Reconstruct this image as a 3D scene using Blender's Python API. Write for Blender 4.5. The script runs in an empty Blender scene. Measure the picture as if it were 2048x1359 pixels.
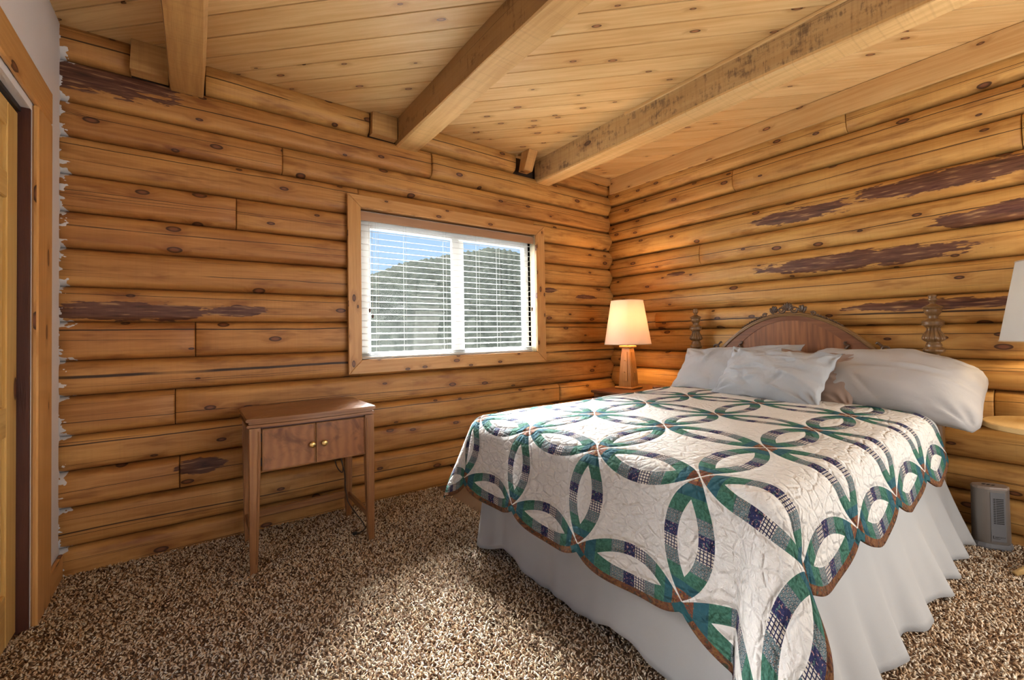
import bpy, bmesh, math, random
import numpy as np
from mathutils import Vector, Matrix, Euler

random.seed(7); rng = np.random.default_rng(7)
S = bpy.context.scene
COL = S.collection
PI = math.pi

# ------------------------------------------------------------------ camera
F_PX, YAW, PIT, ROL, PPX, PPY = 872.48, math.radians(36.765), math.radians(1.0097), math.radians(-0.9144), 1043.87, 650.59
cam = bpy.data.cameras.new('camera'); cam_o = bpy.data.objects.new('camera', cam); COL.objects.link(cam_o)
fwd = Vector((math.sin(YAW)*math.cos(PIT), math.cos(YAW)*math.cos(PIT), math.sin(PIT)))
rgt = Vector((math.cos(YAW), -math.sin(YAW), 0)); upv = rgt.cross(fwd)
r2 = rgt*math.cos(ROL)+upv*math.sin(ROL); u2 = -rgt*math.sin(ROL)+upv*math.cos(ROL)
mm = Matrix((r2, u2, -fwd)).transposed().to_4x4(); mm.translation = Vector((0, 0, 1.15))
cam_o.matrix_world = mm
cam.sensor_width = 36; cam.sensor_fit = 'HORIZONTAL'; cam.lens = F_PX/2048*36
cam.shift_x = (1024-PPX)/2048; cam.shift_y = (PPY-679.5)/2048
cam.clip_start = 0.02; cam.clip_end = 3000
S.camera = cam_o

# ------------------------------------------------------------------ world, sun, fill lights, exposure
S.view_settings.view_transform = 'Standard'; S.view_settings.look = 'None'
S.view_settings.gamma = 1.0; S.view_settings.use_curve_mapping = False
S.view_settings.exposure = 0.16
S.cycles.max_bounces = 4; S.cycles.diffuse_bounces = 3; S.cycles.glossy_bounces = 2; S.cycles.transmission_bounces = 4; S.cycles.transparent_max_bounces = 8
S.cycles.adaptive_threshold = 0.1; S.cycles.use_light_tree = False; S.cycles.light_sampling_threshold = 0.02; S.cycles.caustics_reflective = False; S.cycles.caustics_refractive = False
w = bpy.data.worlds.new('sky'); S.world = w; w.use_nodes = True
wn = w.node_tree; bg = wn.nodes['Background']
tc = wn.nodes.new('ShaderNodeTexCoord'); sx = wn.nodes.new('ShaderNodeSeparateXYZ'); wr = wn.nodes.new('ShaderNodeValToRGB')
wn.links.new(tc.outputs['Generated'], sx.inputs[0]); wn.links.new(sx.outputs['Z'], wr.inputs[0])
wr.color_ramp.elements[0].position = 0.0; wr.color_ramp.elements[0].color = (0.62, 0.80, 1.0, 1)
wr.color_ramp.elements[1].position = 0.5; wr.color_ramp.elements[1].color = (0.25, 0.52, 0.95, 1)
w.cycles.sampling_method = 'NONE'; wn.links.new(wr.outputs[0], bg.inputs[0]); bg.inputs[1].default_value = 1.0


def lamp_obj(name, kind, loc, energy, color, **kw):
    l = bpy.data.lights.new(name, kind); l.energy = energy; l.color = color
    rot = kw.pop('rot', None); d = kw.pop('dir', None)
    for k, v in kw.items(): setattr(l, k, v)
    o = bpy.data.objects.new(name, l); COL.objects.link(o); o.location = loc
    if d is not None: o.rotation_euler = Vector(d).to_track_quat('-Z', 'Y').to_euler()
    return o


lamp_obj('daylight_sun', 'SUN', (0, 8, 6), 88.0, (0.96, 0.98, 1.0), dir=(-0.27, -0.76, -0.59), angle=math.radians(26))
lamp_obj('sky_glow', 'SUN', (0, 8, 7), 36.0, (0.96, 0.97, 1.0), dir=(0.12, -0.85, -0.50), angle=math.radians(115))
# added fill light behind the camera, lifts the ceiling and beam undersides
lamp_obj('rear_fill_light', 'AREA', (2.2, -1.22, 1.15), 34.0, (1.0, 0.95, 0.88), dir=(-0.1, 1, 0.12), shape='RECTANGLE', size=2.0, size_y=1.7)

# added unseen fill light near the right wall, brightens left wall and door
lamp_obj('side_fill_light', 'AREA', (3.36, -0.85, 1.40), 34.0, (1.0, 0.94, 0.85), dir=(-1, 0.30, 0.10), shape='RECTANGLE', size=0.95, size_y=1.4)

# ------------------------------------------------------------------ helpers
ORIGIN = {}


def link(o, parent=None):
    COL.objects.link(o)
    if parent is not None: o.parent = parent
    return o


def tag(o, label=None, cat=None, group=None, kind=None):
    if label: o['label'] = label
    if cat: o['category'] = cat
    if group: o['group'] = group
    if kind: o['kind'] = kind
    return o


def thing(name, loc, label=None, cat=None, group=None, kind=None):
    o = bpy.data.objects.new(name, None); o.empty_display_size = 0.05; o.location = loc; COL.objects.link(o)
    ORIGIN[o] = Vector(loc)
    return tag(o, label, cat, group, kind)


def org(p):
    if p is None: return Vector((0, 0, 0))
    return ORIGIN.get(p, Vector((0, 0, 0)))


def mk(name, verts, faces, mat, parent=None, uv=None, smooth=False, origin=None):
    """verts in world coordinates; uv is one pair per vertex"""
    v = np.asarray(verts, dtype=np.float64)
    o0 = org(parent)
    loc = Vector((0, 0, 0))
    if parent is None and origin is not None:
        loc = Vector(origin); v = v-np.array(origin)
    else:
        v = v-np.array(o0)
    me = bpy.data.meshes.new(name); me.from_pydata(v.tolist(), [], [tuple(f) for f in faces])
    if uv is not None:
        L = me.uv_layers.new(name='UVMap'); idx = np.empty(len(me.loops), dtype=np.int32)
        me.loops.foreach_get('vertex_index', idx)
        L.data.foreach_set('uv', np.asarray(uv, dtype=np.float32)[idx].ravel())
    if smooth: me.polygons.foreach_set('use_smooth', [True]*len(me.polygons))
    if mat: me.materials.append(mat)
    me.update()
    o = bpy.data.objects.new(name, me); o.location = loc
    link(o, parent)
    ORIGIN[o] = o0 if parent is not None else loc
    return o


def from_bm(name, bm, mat, parent=None, grain=0, smooth=False, origin=None, sharp=None):
    bmesh.ops.recalc_face_normals(bm, faces=bm.faces[:])
    uvl = bm.loops.layers.uv.new('UVMap')
    oth = [a for a in range(3) if a != grain]
    for f in bm.faces:
        n = f.normal; a = max(range(3), key=lambda k: abs(n[k]))
        for lp in f.loops:
            c = lp.vert.co
            if a == grain: lp[uvl].uv = (c[oth[0]]*0.3, c[oth[1]])
            else:
                q = oth[0] if a == oth[1] else oth[1]
                lp[uvl].uv = (c[grain], c[q]+0.37*a)
        f.smooth = smooth
    if sharp is not None:
        for e in bm.edges:
            if len(e.link_faces) == 2 and e.calc_face_angle(0) > sharp: e.smooth = False
    o0 = org(parent); loc = Vector((0, 0, 0))
    if parent is None and origin is not None: loc = Vector(origin); o0 = loc
    bmesh.ops.translate(bm, verts=bm.verts[:], vec=-o0)
    me = bpy.data.meshes.new(name); bm.to_mesh(me); bm.free()
    if mat: me.materials.append(mat)
    o = bpy.data.objects.new(name, me); o.location = loc if parent is None else (0, 0, 0)
    link(o, parent); ORIGIN[o] = o0
    return o


def cbox(bm, lo, hi, b=0.003, xf=None):
    """chamfered box added to bm"""
    lo = Vector(lo); hi = Vector(hi); V = {}
    b = min(b, min((hi[k]-lo[k])*0.45 for k in range(3)))
    for i in (0, 1):
        for j in (0, 1):
            for k in (0, 1):
                s = (i, j, k); base = [(lo, hi)[s[a]][a] for a in range(3)]
                for a in range(3):
                    c = base[:]
                    for q in range(3):
                        if q != a: c[q] += b if s[q] == 0 else -b
                    v = Vector(c)
                    if xf is not None: v = xf(v)
                    V[(s, a)] = bm.verts.new(v)
    for a in range(3):
        p, q = [x for x in range(3) if x != a]
        for sd in (0, 1):
            c = []
            for (m, n) in ((0, 0), (1, 0), (1, 1), (0, 1)):
                s = [0, 0, 0]; s[a] = sd; s[p] = m; s[q] = n; c.append(V[(tuple(s), a)])
            bm.faces.new(c)
        for m in (0, 1):
            for n in (0, 1):
                s0 = [0, 0, 0]; s0[p] = m; s0[q] = n; s1 = s0[:]; s1[a] = 1; s0 = tuple(s0); s1 = tuple(s1)
                bm.faces.new((V[(s0, p)], V[(s1, p)], V[(s1, q)], V[(s0, q)]))
    for i in (0, 1):
        for j in (0, 1):
            for k in (0, 1):
                bm.faces.new([V[((i, j, k), a)] for a in range(3)])


def box(name, lo, hi, mat, parent=None, grain=None, b=0.003, xf=None, origin=None):
    bm = bmesh.new(); cbox(bm, lo, hi, b, xf)
    if grain is None: grain = max(range(3), key=lambda k: hi[k]-lo[k])
    return from_bm(name, bm, mat, parent, grain, origin=origin)


def lathe(bm, prof, c, seg=28, flute=None):
    """prof: (z, r); flute: (z0, z1, n, depth)"""
    rings = []
    for z, r in prof:
        ring = []
        for i in range(seg):
            a = 2*PI*i/seg; rr = r
            if flute and flute[0] <= z <= flute[1]: rr = r-flute[3]*(0.5-0.5*math.cos(flute[2]*a))**4
            ring.append(bm.verts.new((c[0]+rr*math.cos(a), c[1]+rr*math.sin(a), c[2]+z)))
        rings.append(ring)
    for A, B in zip(rings, rings[1:]):
        for i in range(seg): bm.faces.new((A[i], A[(i+1) % seg], B[(i+1) % seg], B[i]))
    bm.faces.new(rings[0][::-1]); bm.faces.new(rings[-1])


def tube(bm, pts, rad, seg=8, flat=1.0):
    pts = [Vector(p) for p in pts]; n = len(pts)
    if not hasattr(rad, '__len__'): rad = [rad]*n
    up = Vector((0, 0, 1)); rings = []; prev = None
    for i, p in enumerate(pts):
        t = (pts[min(i+1, n-1)]-pts[max(i-1, 0)]).normalized()
        if prev is None:
            a = t.cross(up)
            if a.length < 1e-3: a = t.cross(Vector((1, 0, 0)))
        else: a = prev-t*prev.dot(t)
        a.normalize(); b = t.cross(a); prev = a
        rings.append([bm.verts.new(p+(a*math.cos(2*PI*k/seg)+b*math.sin(2*PI*k/seg)*flat)*rad[i]) for k in range(seg)])
    for A, B in zip(rings, rings[1:]):
        for k in range(seg): bm.faces.new((A[k], A[(k+1) % seg], B[(k+1) % seg], B[k]))
    bm.faces.new(rings[0][::-1]); bm.faces.new(rings[-1])


def prism(bm, poly, axis, d0, d1):
    """poly in the two other axes (in order), extruded along axis from d0 to d1"""
    oth = [a for a in range(3) if a != axis]

    def P(q, d):
        c = [0, 0, 0]; c[axis] = d; c[oth[0]] = q[0]; c[oth[1]] = q[1]; return bm.verts.new(c)
    A = [P(q, d0) for q in poly]; B = [P(q, d1) for q in poly]; n = len(poly)
    for i in range(n): bm.faces.new((A[i], A[(i+1) % n], B[(i+1) % n], B[i]))
    bm.faces.new(A[::-1]); bm.faces.new(B)


# ------------------------------------------------------------------ materials
class G:
    def __init__(s, name):
        s.m = bpy.data.materials.new(name); s.m.use_nodes = True; s.t = s.m.node_tree; s.b = s.t.nodes['Principled BSDF']
        s.out = s.t.nodes['Material Output']; s._uv = None

    def n(s, ty, ins=None, **pr):
        x = s.t.nodes.new(ty)
        for k, v in pr.items(): setattr(x, k, v)
        for k, v in (ins or {}).items(): s.put(x.inputs[k], v)
        return x

    def put(s, sock, v):
        if isinstance(v, bpy.types.NodeSocket): s.t.links.new(v, sock)
        else:
            if isinstance(v, (tuple, list)) and len(v) == 3 and sock.type == 'RGBA': v = (*v, 1)
            sock.default_value = v

    def math(s, op, a, b=None, c=None, clamp=False):
        x = s.t.nodes.new('ShaderNodeMath'); x.operation = op; x.use_clamp = clamp; s.put(x.inputs[0], a)
        if b is not None: s.put(x.inputs[1], b)
        if c is not None: s.put(x.inputs[2], c)
        return x.outputs[0]

    def add(s, a, b): return s.math('ADD', a, b)
    def sub(s, a, b): return s.math('SUBTRACT', a, b)
    def mul(s, a, b): return s.math('MULTIPLY', a, b)
    def lt(s, a, b): return s.math('LESS_THAN', a, b)
    def gt(s, a, b): return s.math('GREATER_THAN', a, b)
    def mx(s, a, b): return s.math('MAXIMUM', a, b)

    def mix(s, f, a, b, mode='MIX'):
        x = s.t.nodes.new('ShaderNodeMix'); x.data_type = 'RGBA'; x.blend_type = mode
        s.put(x.inputs[0], f); s.put(x.inputs[6], a); s.put(x.inputs[7], b); return x.outputs[2]

    def mixf(s, f, a, b):
        x = s.t.nodes.new('ShaderNodeMix'); x.data_type = 'FLOAT'
        s.put(x.inputs[0], f); s.put(x.inputs[2], a); s.put(x.inputs[3], b); return x.outputs[0]

    def ramp(s, f, stops, interp='LINEAR'):
        x = s.t.nodes.new('ShaderNodeValToRGB'); s.put(x.inputs[0], f); cr = x.color_ramp; cr.interpolation = interp
        while len(cr.elements) < len(stops): cr.elements.new(0.5)
        for e, (p, c) in zip(cr.elements, stops): e.position = p; e.color = (*c, 1) if len(c) == 3 else c
        return x.outputs[0]

    def smooth(s, v, a, b, lo=0.0, hi=1.0):
        x = s.t.nodes.new('ShaderNodeMapRange'); x.interpolation_type = 'SMOOTHSTEP'; s.put(x.inputs[0], v)
        for i, q in zip((1, 2, 3, 4), (a, b, lo, hi)): s.put(x.inputs[i], q)
        return x.outputs[0]

    def comb(s, x, y, z=0.0):
        q = s.t.nodes.new('ShaderNodeCombineXYZ')
        for i, v in enumerate((x, y, z)): s.put(q.inputs[i], v)
        return q.outputs[0]

    def noise(s, vec, scale=1.0, detail=2.0, rough=0.5, dist=0.0, dim='3D'):
        x = s.n('ShaderNodeTexNoise', {'Scale': scale, 'Detail': detail, 'Roughness': rough, 'Distortion': dist}, noise_dimensions=dim)
        s.put(x.inputs['Vector'], vec); return x.outputs[0]

    def vor(s, vec, scale=1.0, feature='F1', dim='2D', rand=1.0):
        x = s.n('ShaderNodeTexVoronoi', {'Scale': scale, 'Randomness': rand}, voronoi_dimensions=dim, feature=feature)
        s.put(x.inputs['Vector'], vec); return x

    def uv(s):
        if s._uv is None:
            x = s.t.nodes.new('ShaderNodeUVMap'); x.uv_map = 'UVMap'; q = s.t.nodes.new('ShaderNodeSeparateXYZ')
            s.t.links.new(x.outputs[0], q.inputs[0]); s._uv = (q.outputs[0], q.outputs[1])
        return s._uv

    def attr(s, name):
        x = s.t.nodes.new('ShaderNodeAttribute'); x.attribute_type = 'OBJECT'; x.attribute_name = name; return x.outputs['Fac']

    def rnd(s):
        return s.t.nodes.new('ShaderNodeObjectInfo').outputs['Random']

    def obj(s): return s.t.nodes.new('ShaderNodeTexCoord').outputs['Object']

    def bump(s, h, strength=0.3, dist=0.005):
        x = s.n('ShaderNodeBump', {'Strength': strength, 'Distance': dist}); s.put(x.inputs['Height'], h)
        s.t.links.new(x.outputs[0], s.b.inputs['Normal'])

    def set(s, **k):
        for a, v in k.items(): s.put(s.b.inputs[a.replace('_', ' ')], v)


def plain(name, col, rough=0.5, metal=0.0, **k):
    g = G(name); g.set(Base_Color=col, Roughness=rough, Metallic=metal, **k); return g.m


def wood(name, light, dark, knot=(0.10, 0.035, 0.015), gate=0.62, rough=0.45, ks=(4.5, 7.0), grain=55, gamt=0.5,
         cracks=0.0, saw=0.0, log=False, alt=None, var=0.5, spec=0.35, cath=0.0, blot=None, side=None):
    g = G(name); u, v = g.uv(); seed = g.attr('seed') if log else g.rnd()
    U = g.add(u, g.mul(seed, 37.3)); Vv = g.add(v, g.mul(seed, 11.9))
    col_l, col_d = light, dark
    # knots
    kv = g.vor(g.comb(g.mul(U, ks[0]), g.mul(Vv, ks[1])))
    kd = kv.outputs['Distance']; kr = g.n('ShaderNodeSeparateColor'); g.put(kr.inputs[0], kv.outputs['Color'])
    gt = g.gt(kr.outputs[0], gate); kd2 = g.sub(kd, g.mul(kr.outputs[1], 0.085))
    core = g.mul(g.smooth(kd2, 0.062, 0.040), gt); halo = g.mul(g.smooth(kd2, 0.30, 0.05), gt)
    # grain, bent around the knots
    Vg = g.add(Vv, g.mul(halo, 0.022))
    big = g.noise(g.comb(g.mul(U, 1.1), g.mul(Vv, 5.0), seed), 1, 2, 0.6)
    Vw = g.add(Vg, g.mul(g.noise(g.comb(g.mul(U, 1.6), g.mul(Vv, 6)), 1, 2), 0.05))
    gr = g.noise(g.comb(g.mul(U, 1.8), g.mul(Vw, grain)), 1, 2.5, 0.6)
    fine = g.noise(g.comb(g.mul(U, 14), g.mul(Vv, 420)), 1, 1, 0.6)
    f = g.add(g.mul(g.smooth(gr, 0.36, 0.64), gamt), g.mul(g.smooth(big, 0.3, 0.7), 1-gamt))
    f = g.add(f, g.mul(g.sub(fine, 0.5), 0.55))
    if alt is not None:
        tone = g.attr('tone') if log else g.rnd()
        col_l = g.mix(tone, light, alt[0]); col_d = g.mix(tone, dark, alt[1])
    c = g.mix(g.math('MULTIPLY', f, 1.0, clamp=True), col_l, col_d)
    if var: c = g.mix(g.mul(g.smooth(g.noise(g.comb(seed, 3.3, 1.7), 23.0, 0), 0.3, 0.7), var), c, g.mix(1.0, c, (0.80, 0.74, 0.66), 'MULTIPLY'))
    if log:      # weathered grime and reddish blotches of the old logs
        gm = g.noise(g.comb(g.mul(U, 2.6), g.mul(Vv, 13), 6.0), 1, 3.5, 0.68)
        c = g.mix(g.mul(g.smooth(gm, 0.50, 0.70), 0.72), c, g.mix(1.0, c, (0.50, 0.38, 0.33), 'MULTIPLY'))
        c = g.mix(g.mul(g.smooth(gm, 0.44, 0.30), 0.35), c, g.mix(1.0, c, (1.25, 1.22, 1.15), 'MULTIPLY'))
    c = g.mix(g.mul(halo, 0.45), c, g.mix(1.0, c, (0.55, 0.40, 0.28), 'MULTIPLY'))
    c = g.mix(g.mul(core, 0.95), c, g.mix(g.smooth(kd2, 0.035, -0.03), tuple(q*0.45 for q in knot), tuple(min(1, q*1.9) for q in knot)))
    h = g.mul(fine, 0.5)
    if blot is not None:
        bn = g.noise(g.comb(g.mul(U, 5), g.mul(Vv, 9)), 1, 6, 0.7)
        bl = g.noise(g.comb(g.mul(U, 60), g.mul(Vv, 10)), 1, 3, 0.7)
        bmk = g.mul(g.smooth(g.add(g.mul(bn, 0.65), g.mul(bl, 0.35)), 0.44, 0.62), 0.9)
        if side: bmk = g.mul(g.mx(bmk, side), g.mx(g.lt(v, 0.193), g.gt(v, 0.375)))
        c = g.mix(bmk, c, blot)
    if saw:
        sw = g.noise(g.comb(g.mul(U, 75), g.mul(Vv, 2.0)), 1, 1)
        h = g.add(h, g.mul(sw, saw)); c = g.mix(g.mul(g.smooth(sw, 0.5, 0.7), 0.10*saw), c, (0.2, 0.08, 0.02))
    if cracks:
        ln = None
        for q in range(3 if log else 2):
            v0 = g.mul(g.sub(g.math('FRACT', g.mul(g.add(seed, 0.13*q), 7.31+5.7*q)), 0.5), 0.15 if log else 0.5)
            wv_ = g.mul(g.sub(g.noise(g.comb(g.add(g.mul(U, 1.1), 17.0*q), 0.0), 1, 2, 0.6), 0.5), 0.016)
            d_ = g.math('ABSOLUTE', g.sub(g.sub(v, v0), wv_))
            on = g.smooth(g.noise(g.comb(g.add(g.mul(U, 0.8), 31.0*q), 5.0), 1, 1), 0.46, 0.60)
            l_ = g.smooth(d_, g.mul(on, 0.0022), 0.0)
            l_ = g.mul(l_, g.gt(on, 0.02)); ln = l_ if ln is None else g.mx(ln, l_)
        if log:
            wob = g.mul(g.sub(g.noise(g.comb(g.mul(U, 1.4), 2.0), 1, 3), 0.5), 0.030)
            cw = g.mul(g.attr('crack_w'), 1.9)
            dd = g.math('ABSOLUTE', g.sub(g.sub(v, g.attr('crack_v')), wob))
            l2 = g.mul(g.smooth(dd, g.mul(cw, 1.3), g.mul(cw, 0.5)), g.gt(cw, 0.0002))
            l2 = g.mul(l2, g.smooth(g.noise(g.comb(g.mul(U, 1.0), 7.0), 1, 2), 0.36, 0.44))
            ln = g.mx(ln, l2)
        c = g.mix(g.mul(ln, cracks), c, (0.022, 0.009, 0.004))
    if log:
        stn_n = g.mul(g.sub(g.noise(g.comb(g.mul(U, 7), g.mul(Vv, 34)), 1, 3.5, 0.65), 0.5), 1.5)
        sn = g.noise(g.comb(g.mul(U, 6), g.mul(Vv, 60)), 1, 2.5, 0.65)
        for k in ('a', 'b'):
            du = g.math('DIVIDE', g.sub(u, g.attr('su_'+k)), g.attr('ru_'+k)); dv = g.math('DIVIDE', g.sub(v, g.attr('sv_'+k)), g.attr('rv_'+k))
            e = g.math('SQRT', g.add(g.mul(du, du), g.mul(dv, dv)))
            e = g.add(e, stn_n)
            ms = g.mul(g.smooth(e, 0.92, 0.84), g.gt(g.attr('ru_'+k), 0.001))
            sc = g.ramp(sn, [(0.30, (0.028, 0.012, 0.010)), (0.46, (0.085, 0.028, 0.020)), (0.58, (0.13, 0.055, 0.036)), (0.66, (0.34, 0.19, 0.085))])
            c = g.mix(g.mul(ms, 0.93), c, sc)
        pn = g.noise(g.comb(g.mul(u, 18), g.mul(g.add(v, g.mul(seed, 5)), 26)), 1, 2.5, 0.6)
        pe = g.smooth(g.math('ABSOLUTE', v), 0.06, 0.093, 0.0, 0.03)
        lim = g.add(g.add(-0.548, g.mul(g.smooth(pn, 0.42, 0.78), 0.060)), pe)
        pm = g.mul(g.lt(u, lim), g.attr('paint'))
        c = g.mix(pm, c, (0.74, 0.70, 0.68))
    g.set(Base_Color=c, Roughness=rough, Specular_IOR_Level=spec)
    g.bump(h, 0.35, 0.003)
    return g.m


M_LOG = wood('log_wood', (0.66, 0.385, 0.120), (0.45, 0.215, 0.052), log=True, cracks=0.95, saw=0.6, gate=0.58,
             alt=((0.54, 0.245, 0.072), (0.32, 0.118, 0.030)), grain=38, gamt=0.45, rough=0.48, ks=(3.8, 8.5))
M_CEIL = wood('ceiling_pine', (0.88, 0.625, 0.31), (0.70, 0.415, 0.165), knot=(0.20, 0.085, 0.035), gate=0.74, grain=46, gamt=0.45,
              ks=(4.6, 11.0), rough=0.42, var=0.9)
M_BEAM = wood('beam_wood', (0.62, 0.36, 0.13), (0.42, 0.215, 0.07), gate=0.72, saw=1.2, cracks=0.9, ks=(2.2, 5.0), grain=30, rough=0.6)
M_BEAM1 = wood('rough_sided_beam', (0.80, 0.52, 0.22), (0.62, 0.36, 0.13), gate=0.80, saw=1.2, cracks=0.9, ks=(1.6, 4.0), grain=30, rough=0.6,
               blot=(0.20, 0.098, 0.036), side=0.62)
M_BEAM2 = wood('weathered_beam_wood', (0.80, 0.54, 0.25), (0.62, 0.38, 0.15), gate=0.8, saw=1.5, cracks=0.6, ks=(2.2, 5.0), grain=30, rough=0.65,
               blot=(0.15, 0.092, 0.055), side=0.30)
M_TRIM = wood('trim_pine', (0.62, 0.335, 0.125), (0.46, 0.21, 0.062), gate=0.42, ks=(5.0, 11.0), grain=50, rough=0.38)
M_CASE = wood('casing_pine', (0.72, 0.40, 0.145), (0.58, 0.275, 0.080), gate=0.60, ks=(3.5, 10.0), grain=60, rough=0.35)
M_CASE2 = wood('valance_wood', (0.46, 0.27, 0.16), (0.36, 0.19, 0.10), gate=2.0, grain=50, rough=0.4)
M_DOOR = wood('door_pine', (0.82, 0.55, 0.20), (0.68, 0.40, 0.115), gate=0.93, ks=(3.0, 8.0), grain=60, rough=0.33)
M_JAMB = wood('dark_stained_wood', (0.105, 0.038, 0.026), (0.06, 0.020, 0.015), gate=0.9, grain=40, rough=0.4)
M_TABLE = wood('table_walnut', (0.33, 0.150, 0.060), (0.20, 0.080, 0.031), gate=2.0, grain=70, gamt=0.6, rough=0.26, spec=0.5)
M_TLEG = wood('table_leg_wood', (0.36, 0.165, 0.060), (0.23, 0.095, 0.034), gate=2.0, grain=70, gamt=0.6, rough=0.32, spec=0.45)
M_BED = wood('headboard_oak', (0.32, 0.130, 0.050), (0.165, 0.060, 0.024), gate=2.0, grain=36, gamt=0.7, rough=0.38, spec=0.3)
M_POST = wood('post_wood', (0.235, 0.128, 0.048), (0.145, 0.072, 0.026), gate=2.0, grain=60, rough=0.3, spec=0.5)
M_CARVE = wood('carved_wood', (0.125, 0.070, 0.036), (0.065, 0.034, 0.017), gate=2.0, grain=60, rough=0.35, spec=0.5)
M_NIGHT = wood('nightstand_wood', (0.17, 0.062, 0.024), (0.09, 0.030, 0.013), gate=2.0, grain=60, rough=0.3, spec=0.5)
M_LAMPW = wood('lamp_oak', (0.50, 0.255, 0.075), (0.36, 0.165, 0.042), gate=2.0, grain=80, gamt=0.6, rough=0.4)
M_ROUND = wood('round_table_pine', (0.78, 0.56, 0.25), (0.66, 0.42, 0.16), gate=2.0, grain=40, rough=0.35)
M_BLIND = plain('blind_white', (0.62, 0.60, 0.56), 0.5)
M_VINYL = plain('window_vinyl', (0.86, 0.85, 0.82), 0.4)
M_BRASS = plain('brass', (0.72, 0.50, 0.20), 0.28, 1.0)
M_BLACK = plain('black_rubber', (0.012, 0.010, 0.009), 0.5)
M_CORD = plain('brown_cord', (0.030, 0.018, 0.012), 0.5)
M_GREY = plain('heater_plastic', (0.15, 0.15, 0.155), 0.5)
M_SILVER = plain('heater_silver', (0.24, 0.22, 0.20), 0.40, 0.6)
M_DARK = plain('dark_gap', (0.01, 0.008, 0.007), 0.8)
M_BACK = plain('log_backing', (0.05, 0.025, 0.012), 0.9)


def mk_plaster():
    g = G('plaster'); o = g.obj()
    a = g.noise(o, 90, 4, 0.6); b = g.noise(o, 3, 3, 0.5)
    g.set(Base_Color=g.mix(b, (0.76, 0.72, 0.72), (0.82, 0.785, 0.775)), Roughness=0.85); g.bump(a, 0.35, 0.003); return g.m


def mk_glass():
    g = G('window_glass'); t = g.t; tr = t.nodes.new('ShaderNodeBsdfTransparent'); gl = t.nodes.new('ShaderNodeBsdfGlossy')
    gl.inputs['Roughness'].default_value = 0.02; mxs = t.nodes.new('ShaderNodeMixShader'); mxs.inputs[0].default_value = 0.012
    tr.inputs[0].default_value = (0.95, 0.97, 0.97, 1)
    t.links.new(tr.outputs[0], mxs.inputs[1]); t.links.new(gl.outputs[0], mxs.inputs[2])
    t.links.new(mxs.outputs[0], g.out.inputs[0]); return g.m


def mk_fabric(name, col, trans=0.25, scale=700, bump=0.25, wr=0.0, rough=0.9, sheen=0.0):
    g = G(name); o = g.obj(); u = g.noise(o, scale, 2, 0.5); h = g.mul(u, 0.6)
    c = g.mix(g.mul(g.noise(o, 6, 3), 0.5), col, tuple(x*0.86 for x in col))
    if wr: h = g.add(h, g.mul(g.noise(o, 18, 4, 0.58, 1.0), wr*1.6))
    g.set(Base_Color=c, Roughness=rough, Sheen_Weight=sheen); g.bump(h, bump, 0.004)
    if trans:
        t = g.t; tl = t.nodes.new('ShaderNodeBsdfTranslucent'); g.put(tl.inputs[0], c); ms = t.nodes.new('ShaderNodeMixShader'); ms.inputs[0].default_value = trans
        t.links.new(g.b.outputs[0], ms.inputs[1]); t.links.new(tl.outputs[0], ms.inputs[2]); t.links.new(ms.outputs[0], g.out.inputs[0])
    return g.m


M_PLASTER = mk_plaster(); M_GLASS = mk_glass()
M_PILLOW = mk_fabric('grey_linen', (0.41, 0.415, 0.42), 0.0, 900, 0.6, 1.6)
M_PILLOW2 = mk_fabric('warm_grey_linen', (0.42, 0.395, 0.375), 0.0, 900, 0.5, 1.0)
M_PILLOW3 = mk_fabric('fawn_linen', (0.27, 0.185, 0.14), 0.0, 900, 0.3, 0.8)
M_SKIRT = mk_fabric('white_voile', (0.58, 0.565, 0.54), 0.30, 500, 0.2, 0.6)
M_SHADE = mk_fabric('lamp_shade_linen', (0.80, 0.66, 0.55), 0.30, 900, 0.25)
M_SHADE2 = mk_fabric('pale_shade_linen', (0.66, 0.65, 0.62), 0.18, 900, 0.25)
M_SHEET = mk_fabric('mattress_ticking', (0.70, 0.68, 0.65), 0.0, 500, 0.2)

# ------------------------------------------------------------------ the room shell
XL, XR, YB, YF, ZC = -0.535, 3.43, 3.04, -1.30, 2.71
XV, YV = 3.478, 3.088        # depth of the seams between logs

floor = mk('floor', [(XL-0.3, YF, 0), (XR+0.15, YF, 0), (XR+0.15, YB+0.15, 0), (XL-0.3, YB+0.15, 0),
                     (XL-0.3, YF, -0.1), (XR+0.15, YF, -0.1), (XR+0.15, YB+0.15, -0.1), (XL-0.3, YB+0.15, -0.1)],
           [(0, 1, 2, 3), (7, 6, 5, 4), (0, 4, 5, 1), (1, 5, 6, 2), (2, 6, 7, 3), (3, 7, 4, 0)], plain('carpet_backing', (0.17, 0.105, 0.06), 0.95))
tag(floor, kind='structure')

# window opening
WX0, WX1, WZ0, WZ1 = 0.90, 2.425, 0.985, 2.025


def slab_with_hole(name, y0, y1, x0, x1, z0, z1, hx0, hx1, hz0, hz1, mat):
    bm = bmesh.new()
    for lo, hi in (((x0, y0, z0), (hx0, y1, z1)), ((hx1, y0, z0), (x1, y1, z1)), ((hx0, y0, z0), (hx1, y1, hz0)), ((hx0, y0, hz1), (hx1, y1, z1))):
        cbox(bm, lo, hi, 0.0005)
    return from_bm(name, bm, mat)


wall_back = tag(slab_with_hole('wall_back', YV+0.02, YV+0.13, XL-0.2, XR+0.2, 0, 2.75, WX0, WX1, WZ0, WZ1, M_BACK), kind='structure')
wall_right = tag(box('wall_right', (XV+0.02, YF, 0), (XV+0.13, YV+0.13, 2.75), M_BACK, b=0.0005), kind='structure')


PEXP = 5.0


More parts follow.
